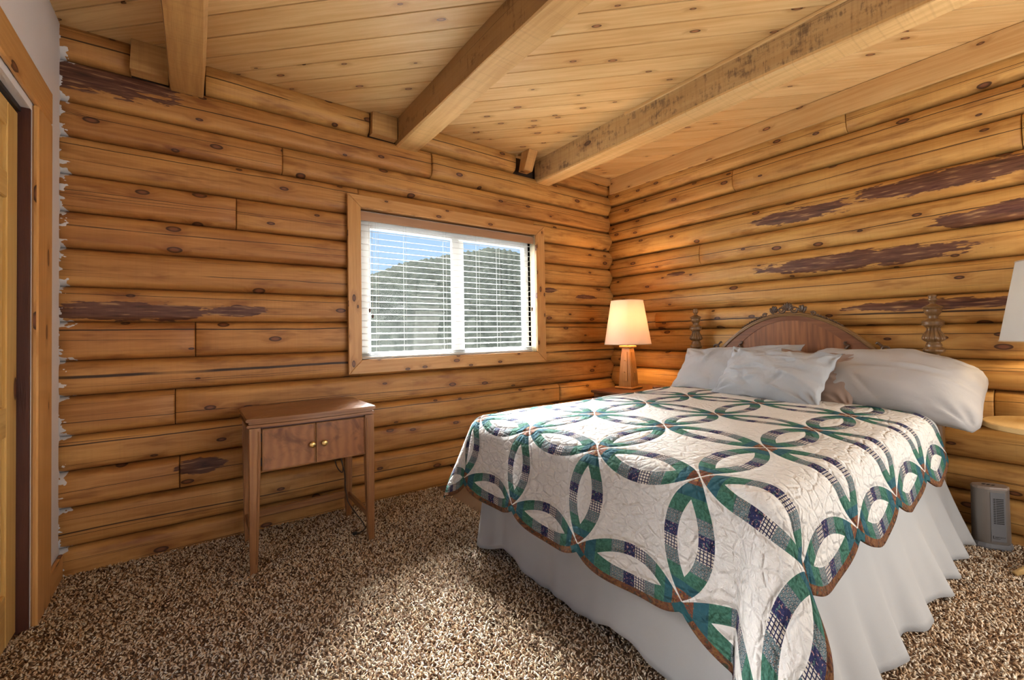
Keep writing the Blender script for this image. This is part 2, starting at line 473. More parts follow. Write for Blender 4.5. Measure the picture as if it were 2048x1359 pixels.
def log(parent, axis, a0, a1, z0, z1, valley, seed, tone=0.0, sag=0.045, crack=None, stains=(), paint=0.0, ztop=None, zbot=None, pexp=2.9):
    """one D-shaped wall log; axis 0 runs along x on the back wall, axis 1 along y on the right wall"""
    n = max(3, int((a1-a0)/0.11)); m = 12; zc = (z0+z1)/2; hh = (z1-z0)/2
    rs = random.Random(seed*17+3); ph = [rs.uniform(0, 6.28) for _ in range(6)]
    st = [a0, a0+0.006]+[a0+(a1-a0)*i/n for i in range(1, n)]+[a1-0.006, a1]
    V = []; UV = []; Fc = []
    for i, a in enumerate(st):
        ends = 0.006 if i in (0, len(st)-1) else 0.0
        wv = 0.004*math.sin(a*1.7+ph[0])+0.003*math.sin(a*4.3+ph[1])
        wz = 0.004*math.sin(a*1.3+ph[2])+0.0025*math.sin(a*3.9+ph[3])
        for j in range(m+1):
            t = -1+2*j/m
            bul = (sag+wv-ends)*(1-abs(t)**pexp)**0.72
            if abs(t) == 1: bul = -0.012
            z = zc+wz*(1-t*t)+t*(hh-0.0008)
            if ztop is not None: z = min(z, ztop)
            if zbot is not None: z = max(z, zbot)
            d = valley-bul
            V.append((a, d, z) if axis == 0 else (d, a, z)); UV.append((a, t*hh))
        for zz in (z1-0.001, z0+0.001):
            if ztop is not None: zz = min(zz, ztop)
            if zbot is not None: zz = max(zz, zbot)
            d = valley+0.019
            V.append((a, d, zz) if axis == 0 else (d, a, zz)); UV.append((a, hh if zz > zc else -hh))
    k = m+3
    for i in range(len(st)-1):
        for j in range(k):
            q = (j+1) % k
            f = (i*k+j, i*k+q, (i+1)*k+q, (i+1)*k+j)
            Fc.append(f if axis == 0 else f[::-1])
    c0 = tuple(range(k)); c1 = tuple((len(st)-1)*k+j for j in range(k))
    Fc += [c0[::-1], c1] if axis == 0 else [c0, c1[::-1]]
    o = mk('log', V, Fc, M_LOG, parent, UV, smooth=True)
    o['seed'] = float((seed*0.6180339) % 1.0); o['tone'] = float(tone); o['paint'] = float(paint)
    cv, cwid = crack if crack else (0.0, 0.0)
    o['crack_v'] = float(cv); o['crack_w'] = float(cwid)
    for key, s in zip('ab', list(stains)+[(0, 0, 0, 0)]*2):
        o['su_'+key], o['sv_'+key], o['ru_'+key], o['rv_'+key] = [float(q) for q in s]
    return o


back_seams = [-0.06, 0.128, 0.321, 0.501, 0.676, 0.872, 1.047, 1.243, 1.42, 1.612, 1.796, 1.985, 2.175, 2.35, 2.557]
back_joint = {2.2625: 0.436, 1.8905: 0.192, 1.145: -0.003, 0.774: -0.093, 2.4535: 1.445, 0.5885: 2.711, 0.411: -0.074}
back_crack = {0.9595: (0.012, 0.0042), 1.145: (0.055, 0.002), 2.4535: (0.0, 0.0016), 0.2245: (-0.02, 0.0018), 1.704: (0.02, 0.001),
              1.516: (-0.02, 0.001), 2.0800: (0.045, 0.0012), 0.5885: (0.05, 0.0015), 0.774: (-0.03, 0.001)}
sd = 1
for z0, z1 in zip(back_seams, back_seams[1:]):
    zc = (z0+z1)/2
    jx = next((x for z, x in back_joint.items() if abs(z-zc) < 0.02), None)
    crk = next((x for z, x in back_crack.items() if abs(z-zc) < 0.02), (random.uniform(-.05, .05), 0.0008))
    stn = []
    if abs(zc-1.3315) < 0.02: stn = [(-0.26, -0.035, 0.40, 0.055), (0.20, -0.022, 0.15, 0.04)]
    if abs(zc-2.4535) < 0.02: stn = [(-0.50, 0.055, 0.48, 0.11)]
    if abs(zc-1.516) < 0.02: stn = [(2.60, 0.02, 0.09, 0.03), (3.06, -0.025, 0.17, 0.022)]
    if abs(zc-0.411) < 0.02: stn = [(0.02, 0.03, 0.12, 0.05), (0.55, 0.0, 0.2, 0.03)]
    spans = [(XL-0.06, WX0-0.004), (WX1+0.004, XR+0.03)] if (z1 > WZ0-0.03 and z0 < WZ1+0.03) else [(XL-0.06, XR+0.03)]
    pieces = []
    for a0, a1 in spans:
        if jx is not None and a0 < jx < a1: pieces += [(a0, jx-0.0015), (jx+0.0015, a1)]
        else: pieces.append((a0, a1))
    for a0, a1 in pieces:
        sd += 1
        tone = 0.78 if a1 < 1.0 else (0.62 if a0 < 1.0 else 0.30)
        # the logs beside the window are cut by its opening: keep whole courses only where they clear it
        log(wall_back, 0, a0, a1, z0, z1, YV, sd, tone+random.uniform(-.1, .12), crack=crk, stains=stn, paint=1.0 if a0 < XL else 0.0,
            sag=0.048 if a0 > 1 else 0.033, pexp=2.9 if a0 > 1 else PEXP)
    if len(spans) == 2 and z1 > WZ1+0.03:
        sd += 1; log(wall_back, 0, WX0-0.002, WX1+0.002, z0, z1, YV, sd, 0.6, zbot=WZ1+0.018)
    if len(spans) == 2 and z0 < WZ0-0.03:
        sd += 1; log(wall_back, 0, WX0-0.002, WX1+0.002, z0, z1, YV, sd, 0.6, ztop=WZ0-0.022)
# top course, cut into pieces between the beams
for a0, a1 in ((XL-0.06, -0.275), (0.046, 0.975), (1.335, 2.24), (2.63, XR+0.03)):
    sd += 1
    log(wall_back, 0, a0, a1, 2.5575, 2.745, YV, sd, 0.75 if a0 < 0 else 0.35, crack=(-0.01, 0.0018), ztop=ZC+0.004, paint=1.0 if a0 < XL else 0.0)

right_seams = [-0.145, 0.04, 0.225, 0.41, 0.595, 0.80, 0.966, 1.165, 1.335, 1.52, 1.707, 1.892, 2.076, 2.261, 2.445, 2.63]
right_joint = {2.353: 1.758, 2.5375: 0.998, 1.7995: 2.062, 2.1685: 0.238, 1.25: 2.517, 0.6975: 0.37}
right_stain = {1.984: [(1.30, -0.02, 0.33, 0.055), (0.50, 0.015, 0.52, 0.062)], 1.6135: [(1.00, -0.02, 0.62, 0.062), (2.285, 0.05, 0.11, 0.016)],
               1.7995: [(0.36, -0.055, 0.26, 0.045), (0.22, -0.03, 0.15, 0.05)], 1.25: [(0.66, 0.03, 0.42, 0.035), (0.3, 0.03, 0.3, 0.028)]}
right_crack = {2.353: (0.03, 0.0014), 2.1685: (0.0, 0.0012), 1.7995: (-0.01, 0.0015), 1.4275: (0.02, 0.0013), 1.25: (-0.015, 0.003), 1.0655: (0.04, 0.0012), 1.6135: (0.03, 0.0008)}
for z0, z1 in zip(right_seams, right_seams[1:]):
    zc = (z0+z1)/2
    jy = next((x for z, x in right_joint.items() if abs(z-zc) < 0.02), None)
    crk = next((x for z, x in right_crack.items() if abs(z-zc) < 0.02), (random.uniform(-.05, .05), 0.0008))
    stn = next((x for z, x in right_stain.items() if abs(z-zc) < 0.02), [])
    pcs = [(YF, YB+0.03)] if jy is None else [(YF, jy-0.0015), (jy+0.0015, YB+0.03)]
    for a0, a1 in pcs:
        sd += 1
        log(wall_right, 1, a0, a1, z0, z1, XV, sd, random.uniform(-.05, .16), crack=crk, stains=stn, ztop=ZC+0.004)

# left plaster wall with a closet opening, rear wall behind the camera
DY0, DY1, DZ = 0.75, 2.612, 2.09      # opening in the left wall
bm = bmesh.new()
poly = [(DY1-0.01, 0.0)]; zz = 0.0
allseam = back_seams+[2.745]
while zz <= 2.739:
    q0 = max(a for a in allseam if a <= zz); q1 = min(a for a in allseam if a > zz); tt = (zz-(q0+q1)/2)/((q1-q0)/2)
    poly.append((YV-0.034*max(0, 1-abs(tt)**PEXP)**0.72-0.0075, zz)); zz += 0.0125
poly.append((DY1-0.01, zz-0.0125))
prism(bm, poly, 0, XL-0.12, XL)
cbox(bm, (XL-0.12, YF, 0), (XL, DY0+0.01, 2.74), 0.0005)
cbox(bm, (XL-0.12, DY0+0.01, DZ), (XL, DY1-0.01, 2.74), 0.0005)
wall_left = tag(from_bm('wall_left', bm, M_PLASTER), kind='structure')
bm = bmesh.new()     # rear wall, with an invented opening behind the added fill light
for lo, hi in (((XL-0.2, YF-0.12, 0), (1.2, YF, 2.74)), ((3.2, YF-0.12, 0), (XR+0.15, YF, 2.74)), ((1.2, YF-0.12, 0), (3.2, YF, 0.28)), ((1.2, YF-0.12, 2.02), (3.2, YF, 2.74))):
    cbox(bm, lo, hi, 0.0005)
tag(from_bm('wall_front', bm, M_PLASTER), kind='structure')

# closet: casing, dark jamb, panelled pine door
tr = tag(box('trim_1', (XL, DY1-0.01, 0.0), (XL+0.020, DY1+0.205, 2.118), M_CASE, b=0.006, grain=2), kind='structure')
bm = bmesh.new(); cbox(bm, (XL, DY0-0.2, 2.118), (XL+0.020, DY1+0.205, 2.262), 0.006)
tag(from_bm('trim_2', bm, M_CASE, grain=1), kind='structure')
tag(box('trim_3', (XL-0.12, DY1-0.028, 0.0), (XL-0.001, DY1-0.0105, DZ+0.012), M_JAMB, grain=2, b=0.002), kind='structure')
tag(box('trim_4', (XL-0.12, DY0, DZ+0.001), (XL-0.001, DY1-0.03, DZ+0.02), M_PLASTER, grain=1, b=0.001), kind='structure')
door = tag(thing('door_1', (XL-0.07, 1.9, 0.0)), kind='structure')
dx0, dx1 = XL-0.070, XL-0.034; dy1 = DY1-0.030; dy0 = dy1-0.92
box('stile', (dx0, dy1-0.115, 0.012), (dx1, dy1, 2.062), M_DOOR, door, 2, 0.004)
box('stile', (dx0, dy0, 0.012), (dx1, dy0+0.115, 2.062), M_DOOR, door, 2, 0.004)
for z0, z1 in ((0.012, 0.21), (0.79, 0.905), (1.69, 1.79), (1.965, 2.062)):
    box('rail', (dx0, dy0+0.116, z0), (dx1, dy1-0.116, z1), M_DOOR, door, 1, 0.004)
for z0, z1 in ((0.205, 0.795), (0.90, 1.695), (1.785, 1.97)):
    for q in (0, 1):
        a = dy0+0.113+q*0.36; box('panel', (dx0+0.010, a, z0), (dx1-0.010, a+0.332, z1), M_DOOR, door, 2, 0.008)
    box('mullion', (dx0, dy0+0.446, z0+0.006), (dx1, dy0+0.472, z1-0.006), M_DOOR, door, 2, 0.004)
box('track', (XL-0.085, DY0, 2.068), (XL-0.025, dy1, 2.088), M_BLACK, door, 1, 0.002)
tag(box('baseboard_left', (XL, DY1+0.206, 0.0), (XL+0.016, YB+0.01, 0.118), M_CASE, b=0.004, grain=1), kind='structure')

# ceiling: slab, diagonal boards, beams
ceil = tag(box('ceiling', (XL-0.15, YF-0.1, ZC+0.022), (XR+0.16, YV+0.13, ZC+0.08), M_BACK, b=0.001), kind='structure')
RX0, RX1, RY0, RY1 = XL-0.06, XV+0.03, YF-0.05, YV+0.03
PB = 0.14155; r22 = math.sqrt(2)


def drange(s):
    c = s*r22   # x + y = c
    lo = max(RX0, c-RY1); hi = min(RX1, c-RY0)
    return lo, hi


k = -23
while True:
    s0 = 1.991+PB*k; s1 = s0+PB; k += 1
    if s0 > (RX1+RY1)/r22-0.02: break
    if s1 < (RX0+RY0)/r22+0.02: continue
    V = []; UV = []
    for z, ins in ((ZC, 0.0042), (ZC+0.004, 0.0038), (ZC+0.021, 0.0038)):
        for s in (s0+ins, s1-ins):
            s_ = min(max(s, (RX0+RY0)/r22+0.001), (RX1+RY1)/r22-0.001)
            lo, hi = drange(s_); c = s_*r22
            for x in (lo, hi): V.append((x, c-x, z)); UV.append(((2*x-c)/r22, s))
    Fc = [(0, 2, 3, 1), (0, 1, 5, 4), (2, 6, 7, 3), (4, 5, 9, 8), (6, 10, 11, 7), (8, 9, 11, 10), (0, 4, 6, 2), (4, 8, 10, 6), (1, 3, 7, 5), (5, 7, 11, 9)]
    mk('ceiling_board', V, Fc, M_CEIL, ceil, UV)


def beam(x0, x1, z0, mat, seed, name='beam'):
    rs = random.Random(seed); n = 40; V = []; UV = []; Fc = []
    y0, y1 = YF, YB+0.03; p = [rs.uniform(0, 6.3) for _ in range(8)]
    for i in range(n+1):
        y = y0+(y1-y0)*i/n; a = 0.003*math.sin(y*2.1+p[0])+0.002*math.sin(y*6+p[1]); b = 0.003*math.sin(y*1.7+p[2])+0.002*math.sin(y*5+p[3])
        c = 0.008+0.004*math.sin(y*3+p[4]); d = 0.010+0.006*math.sin(y*2.3+p[5]); zz = z0+0.003*math.sin(y*1.9+p[6])
        q = [(x0+a, ZC-0.0005), (x0+a, zz+c), (x0+a+c, zz), (x1+b-d, zz), (x1+b, zz+d), (x1+b, ZC-0.0005)]
        vv = [0, ZC-z0, ZC-z0+0.01, ZC-z0+0.15, ZC-z0+0.16, 2*(ZC-z0)+0.16]
        for (x, z), t in zip(q, vv): V.append((x, y, z)); UV.append((y, t))
    for i in range(n):
        for j in range(6):
            jj = (j+1) % 6; Fc.append((i*6+j, (i+1)*6+j, (i+1)*6+jj, i*6+jj))
    Fc += [tuple(range(6)), tuple(n*6+j for j in range(5, -1, -1))]
    o = mk(name, V, Fc, mat, ceil, UV)
    bmx = bmesh.new(); bmx.from_mesh(o.data); bmesh.ops.recalc_face_normals(bmx, faces=bmx.faces[:]); bmx.to_mesh(o.data); bmx.free()
    return o


beam(-0.113, 0.041, 2.522, M_BEAM, 1)
beam(1.168, 1.330, 2.516, M_BEAM1, 2)
beam(2.462, 2.622, 2.503, M_BEAM2, 3)
box('shim', (2.446, YF, ZC-0.020), (2.4615, 2.02, ZC-0.001), M_CEIL, ceil, 1, 0.002)
box('shim', (1.152, YF, ZC-0.020), (1.167, 1.50, ZC-0.001), M_CEIL, ceil, 1, 0.002)
# blocks wedged beside the beam ends
bm = bmesh.new(); prism(bm, [(-0.272, 2.552), (-0.118, 2.548), (-0.118, ZC-0.005), (-0.165, ZC-0.002), (-0.266, ZC-0.002)], 1, 2.985, 3.07)
from_bm('block', bm, M_JAMB if False else M_BEAM, ceil, 0)
bm = bmesh.new(); prism(bm, [(0.980, 2.552), (1.158, 2.548), (1.160, ZC-0.004), (0.985, ZC-0.004)], 1, 3.005, 3.07)
o = from_bm('block', bm, M_BEAM, ceil, 0)
bm = bmesh.new(); prism(bm, [(2.952, 2.553), (3.03, 2.553), (2.985, ZC-0.004), (2.875, ZC-0.004)], 0, 2.255, 2.345)
from_bm('block', bm, M_BEAM, ceil, 2)
box('ledger', (2.63, YB-0.045, 2.645), (XR-0.03, YB+0.02, ZC-0.001), M_BEAM, ceil, 0, 0.004)
tag(box('trim_5', (XR-0.028, YF, 2.556), (XR-0.002, YB-0.02, ZC-0.002), M_CEIL, b=0.003, grain=1), kind='structure')

# ------------------------------------------------------------------ window
win = tag(thing('window_1', (1.66, 3.15, 0.95)), kind='structure')
cy0, cy1 = 3.014, 3.036           # casing
CX0, CX1, CZ0, CZ1 = 0.813, 2.522, 0.893, 2.108


def mitre(name, pts):
    bm = bmesh.new(); prism(bm, pts, 1, cy0, cy1)
    bmesh.ops.bevel(bm, geom=[e for e in bm.edges], offset=0.003, segments=1, affect='EDGES')
    g = 0 if abs(pts[1][0]-pts[0][0]) > abs(pts[2][1]-pts[0][1]) else 2
    return from_bm(name, bm, M_TRIM, win, g)


i = 0.0004
mitre('casing', [(CX0+i, CZ1), (CX1-i, CZ1), (WX1-i, WZ1), (WX0+i, WZ1)])
mitre('casing', [(CX0+i, CZ0), (CX1-i, CZ0), (WX1-i, WZ0), (WX0+i, WZ0)])
mitre('casing', [(CX0, CZ0+i), (WX0, WZ0+i), (WX0, WZ1-i), (CX0, CZ1-i)])
mitre('casing', [(CX1, CZ0+i), (WX1, WZ0+i), (WX1, WZ1-i), (CX1, CZ1-i)])
jy0, jy1 = 3.0365, 3.20
M_REV = M_CASE
box('jamb_lining', (WX0-0.016, jy0, WZ0), (WX0, jy1, WZ1), M_TRIM, win, 2, 0.001)
box('jamb_lining', (WX1, jy0, WZ0), (WX1+0.016, jy1, WZ1), plain('raw_lining', (0.80, 0.66, 0.42), 0.6), win, 2, 0.001)
box('sill', (WX0, jy0, WZ0-0.02), (WX1, jy1+0.02, WZ0), M_TRIM, win, 0, 0.001)
box('head_lining', (WX0, jy0, WZ1), (WX1, jy1, WZ1+0.016), M_TRIM, win, 0, 0.001)
fy0, fy1 = 3.135, 3.195
FW = 0.046; FL = 0.100; FT = 0.108
box('frame', (WX0+0.001, fy0, WZ0+0.001), (WX0+FL, fy1, WZ1-0.001), M_VINYL, win, 2, 0.004)
box('frame', (WX1-FW, fy0, WZ0+0.001), (WX1-0.001, fy1, WZ1-0.001), M_VINYL, win, 2, 0.004)
box('frame', (WX0+FL+0.001, fy0, WZ0+0.001), (WX1-FW-0.001, fy1, WZ0+0.034), M_VINYL, win, 0, 0.004)
box('frame', (WX0+FL+0.001, fy0, WZ1-FT), (WX1-FW-0.001, fy1, WZ1-0.001), M_VINYL, win, 0, 0.004)
mxw = 1.70
box('meeting_stile', (mxw-0.048, fy0+0.002, WZ0+0.035), (mxw+0.016, fy1-0.03, WZ1-FT-0.001), M_VINYL, win, 2, 0.003)
box('meeting_stile', (mxw-0.006, fy1-0.029, WZ0+0.035), (mxw+0.075, fy1-0.004, WZ1-FT-0.001), M_VINYL, win, 2, 0.003)
box('pane', (WX0+FL, fy0+0.016, WZ0+0.034), (mxw-0.048, fy0+0.020, WZ1-FT), M_GLASS, win, 0, 0.0005)
box('pane', (mxw+0.075, fy1-0.018, WZ0+0.034), (WX1-FW, fy1-0.014, WZ1-FT), M_GLASS, win, 0, 0.0005)
box('latch', (mxw-0.034, fy0-0.014, 1.44), (mxw-0.016, fy0+0.001, 1.52), M_VINYL, win, 2, 0.003)

blind = thing('window_blind', (1.66, 3.085, 0.99), 'white slatted venetian blind with wood-toned valance hanging in the window', 'blind')
box('valance', (WX0+0.006, 3.045, 1.945), (WX1-0.006, 3.058, 2.008), M_CASE2, blind, 0, 0.003)
box('head_rail', (WX0+0.008, 3.060, 1.965), (WX1-0.008, 3.112, 2.015), M_VINYL, blind, 0, 0.003)
nz = 21; z_hi, z_lo = 1.925, 1.030; tilt = math.radians(9)
bm = bmesh.new(); nx = 24; W2 = (WX1-WX0)/2-0.014
top = []; bot = []
for ii in range(nx+1):
    x = -W2+2*W2*ii/nx; rt = []; rb = []
    for jj in range(5):
        t = -1+jj/2; yy = t*0.0190; zz = 0.0010*(1-t*t)
        Y = yy*math.cos(tilt)-zz*math.sin(tilt); Z = yy*math.sin(tilt)+zz*math.cos(tilt)
        rt.append(bm.verts.new((x, Y, Z+0.0009))); rb.append(bm.verts.new((x, Y, Z-0.0009)))
    top.append(rt); bot.append(rb)
for ii in range(nx):
    for jj in range(4):
        bm.faces.new((top[ii][jj], top[ii+1][jj], top[ii+1][jj+1], top[ii][jj+1])); bm.faces.new((bot[ii][jj], bot[ii][jj+1], bot[ii+1][jj+1], bot[ii+1][jj]))
    bm.faces.new((top[ii][0], bot[ii][0], bot[ii+1][0], top[ii+1][0])); bm.faces.new((top[ii][4], top[ii+1][4], bot[ii+1][4], bot[ii][4]))
bm.faces.new([top[0][q] for q in range(5)]+[bot[0][q] for q in range(4, -1, -1)]); bm.faces.new([top[nx][q] for q in range(4, -1, -1)]+[bot[nx][q] for q in range(5)])
bmesh.ops.recalc_face_normals(bm, faces=bm.faces[:])
me = bpy.data.meshes.new('slat'); bm.to_mesh(me); bm.free(); me.materials.append(M_BLIND)
for q in range(nz):
    o = bpy.data.objects.new('slat', me); o.location = (0, 0, z_hi+(z_lo-z_hi)*q/(nz-1)-0.99); link(o, blind)
for dz in (0.024, 0.014):
    o = bpy.data.objects.new('slat', me); o.location = (0, 0, WZ0+dz+0.012-0.99); link(o, blind)
box('bottom_rail', (WX0+0.014, 3.062, WZ0+0.004), (WX1-0.014, 3.108, WZ0+0.018), M_BLIND, blind, 0, 0.003)
for x in (1.03, 1.235, 1.56, 1.86, 2.06, 2.32):
    for y in (3.0595, 3.110):
        bm = bmesh.new(); tube(bm, [(x, y, 1.965), (x, y, WZ0+0.018)], 0.0010, 5); from_bm('ladder_cord', bm, M_BLIND, blind, 2)
for x, zb, r in ((0.965, 1.34, 0.0012), (0.985, 1.30, 0.0012)):
    bm = bmesh.new(); tube(bm, [(x, 3.052, 1.95), (x, 3.050, zb)], r, 5); from_bm('pull_cord', bm, M_BLIND, blind, 2)
    bm = bmesh.new(); lathe(bm, [(0, 0.003), (0.006, 0.006), (0.022, 0.007), (0.030, 0.003)], (x, 3.050, zb-0.03), 10); from_bm('tassel', bm, M_JAMB, blind, 2, True)
bm = bmesh.new(); lathe(bm, [(0, 0.004), (0.008, 0.007), (0.026, 0.008), (0.034, 0.004)], (2.395, 3.052, 1.345), 10); from_bm('tassel', bm, M_JAMB, blind, 2, True)
bm = bmesh.new(); tube(bm, [(2.395, 3.052, 1.95), (2.395, 3.052, 1.375)], 0.0012, 5); from_bm('pull_cord', bm, M_BLIND, blind, 2)


# the wooded mountain seen through the window
def mountain():
    na, nr = 320, 60; V = []; Fc = []
    az = np.radians(np.linspace(-5, 75, na)); rr = np.linspace(60, 620, nr)
    for i, a in enumerate(az):
        d = math.degrees(a)
        el = np.interp(d, [-5, 8, 14, 17.5, 21.2, 24.3, 28, 29.3, 32.4, 35.3, 38, 46, 60, 75], [3.5, 4.6, 6.2, 7.28, 8.49, 9.37, 9.75, 10.2, 10.65, 10.31, 9.82, 8.0, 6.0, 5.0])
        crest = 1.15+407*math.tan(math.radians(float(el)))+0.5*math.sin(d*9.3)+0.4*math.sin(d*17.1)
        for j, r in enumerate(rr):
            t = min(1.0, j/(nr*0.62)); h = -22+(crest+22)*(t*t*(3-2*t)); 
            if j > nr*0.62: h = crest*(1-0.6*(j/nr-0.62)/0.38)
            h += (2.2*math.sin(a*57+r*0.05)+1.4*math.sin(a*131+r*0.11))*t*(1-t)*3+random.uniform(-.5, .5)*t
            V.append((r*math.sin(a), r*math.cos(a), h))
    for i in range(na-1):
        for j in range(nr-1): Fc.append((i*nr+j, i*nr+j+1, (i+1)*nr+j+1, (i+1)*nr+j))
    g = G('forest'); o = g.obj(); a = g.noise(o, 0.016, 4, 0.6); b = g.noise(o, 0.22, 4, 0.7)
    c = g.mix(g.smooth(b, 0.35, 0.65), (0.014, 0.0155, 0.0125), (0.029, 0.030, 0.024)); c = g.mix(g.mul(g.smooth(a, 0.60, 0.72), 0.7), c, (0.06, 0.058, 0.054))
    g.set(Base_Color=c, Roughness=1.0, Specular_IOR_Level=0.0)
    return mk('mountain', V, Fc, g.m, None, smooth=True, origin=(200, 250, 0))


tag(mountain(), 'dark forested mountain ridge seen outside through the window', 'mountain')

# ------------------------------------------------------------------ carpet pile
def carpet():
    N = 150000
    # keep the tufts where the photograph sees the floor
    P = []
    regions = [((XL+0.0, 1.55), (0.25, YB+0.02), 0.0), ]
    def scatter(x0, x1, y0, y1, step):
        nx_, ny_ = int((x1-x0)/step), int((y1-y0)/step)
        gx, gy = np.meshgrid(np.arange(nx_), np.arange(ny_)); q = np.stack([gx.ravel(), gy.ravel()], 1).astype(float)
        q += rng.uniform(-0.5, 0.5, q.shape); return np.stack([x0+(q[:, 0]+.5)*step, y0+(q[:, 1]+.5)*step], 1)
    P = np.concatenate([scatter(XL-0.05, 1.45, 0.55, YB+0.04, 0.0088), scatter(1.45, 3.44, 0.12, 0.72, 0.0088), scatter(XL-0.05, 1.45, 0.0, 0.55, 0.0088)])
    n = len(P); ang = rng.uniform(0, 2*PI, n); hgt = rng.uniform(0.006, 0.0115, n); wid = rng.uniform(0.0026, 0.0050, n)
    lean = rng.normal(0, 0.0095, (n, 2)); tint = rng.uniform(0, 1, n)
    V = np.zeros((n, 7, 3), np.float32)
    for k in range(3):
        a = ang+k*2*PI/3
        V[:, k, 0] = P[:, 0]+wid*np.cos(a); V[:, k, 1] = P[:, 1]+wid*np.sin(a); V[:, k, 2] = -0.002
        V[:, 3+k, 0] = P[:, 0]+lean[:, 0]*0.45+wid*0.95*np.cos(a+0.5); V[:, 3+k, 1] = P[:, 1]+lean[:, 1]*0.45+wid*0.95*np.sin(a+0.5); V[:, 3+k, 2] = hgt*0.6
    V[:, 6, 0] = P[:, 0]+lean[:, 0]; V[:, 6, 1] = P[:, 1]+lean[:, 1]; V[:, 6, 2] = hgt
    base = np.array([[0, 1, 4], [0, 4, 3], [1, 2, 5], [1, 5, 4], [2, 0, 3], [2, 3, 5], [3, 4, 6], [4, 5, 6], [5, 3, 6]], np.int32)
    Fi = (base[None]+(np.arange(n, dtype=np.int32)*7)[:, None, None]).reshape(-1)
    me = bpy.data.meshes.new('carpet'); me.vertices.add(n*7); me.vertices.foreach_set('co', V.reshape(-1))
    nf = n*9; me.loops.add(nf*3); me.loops.foreach_set('vertex_index', Fi)
    me.polygons.add(nf); me.polygons.foreach_set('loop_start', np.arange(0, nf*3, 3, dtype=np.int32))
    me.polygons.foreach_set('use_smooth', np.ones(nf, bool))
    at = me.attributes.new('tint', 'FLOAT', 'POINT'); at.data.foreach_set('value', np.repeat(tint, 7).astype(np.float32))
    me.update(calc_edges=True); me.validate()
    g = G('carpet_yarn'); x = g.t.nodes.new('ShaderNodeAttribute'); x.attribute_name = 'tint'
    o = g.obj(); pat = g.noise(o, 7.0, 3, 0.6)
    c = g.ramp(g.add(x.outputs['Fac'], g.mul(g.sub(pat, 0.5), 0.25)), [(0.0, (0.065, 0.032, 0.018)), (0.18, (0.19, 0.10, 0.052)), (0.34, (0.50, 0.315, 0.175)), (0.58, (0.76, 0.575, 0.385)), (1.0, (0.90, 0.80, 0.65))])
    g.set(Base_Color=c, Roughness=0.95, Specular_IOR_Level=0.1); me.materials.append(g.m)
    o = bpy.data.objects.new('carpet', me); COL.objects.link(o)
    return tag(o, 'brown and beige flecked shag carpet covering the floor', 'carpet', kind='stuff')


carpet()

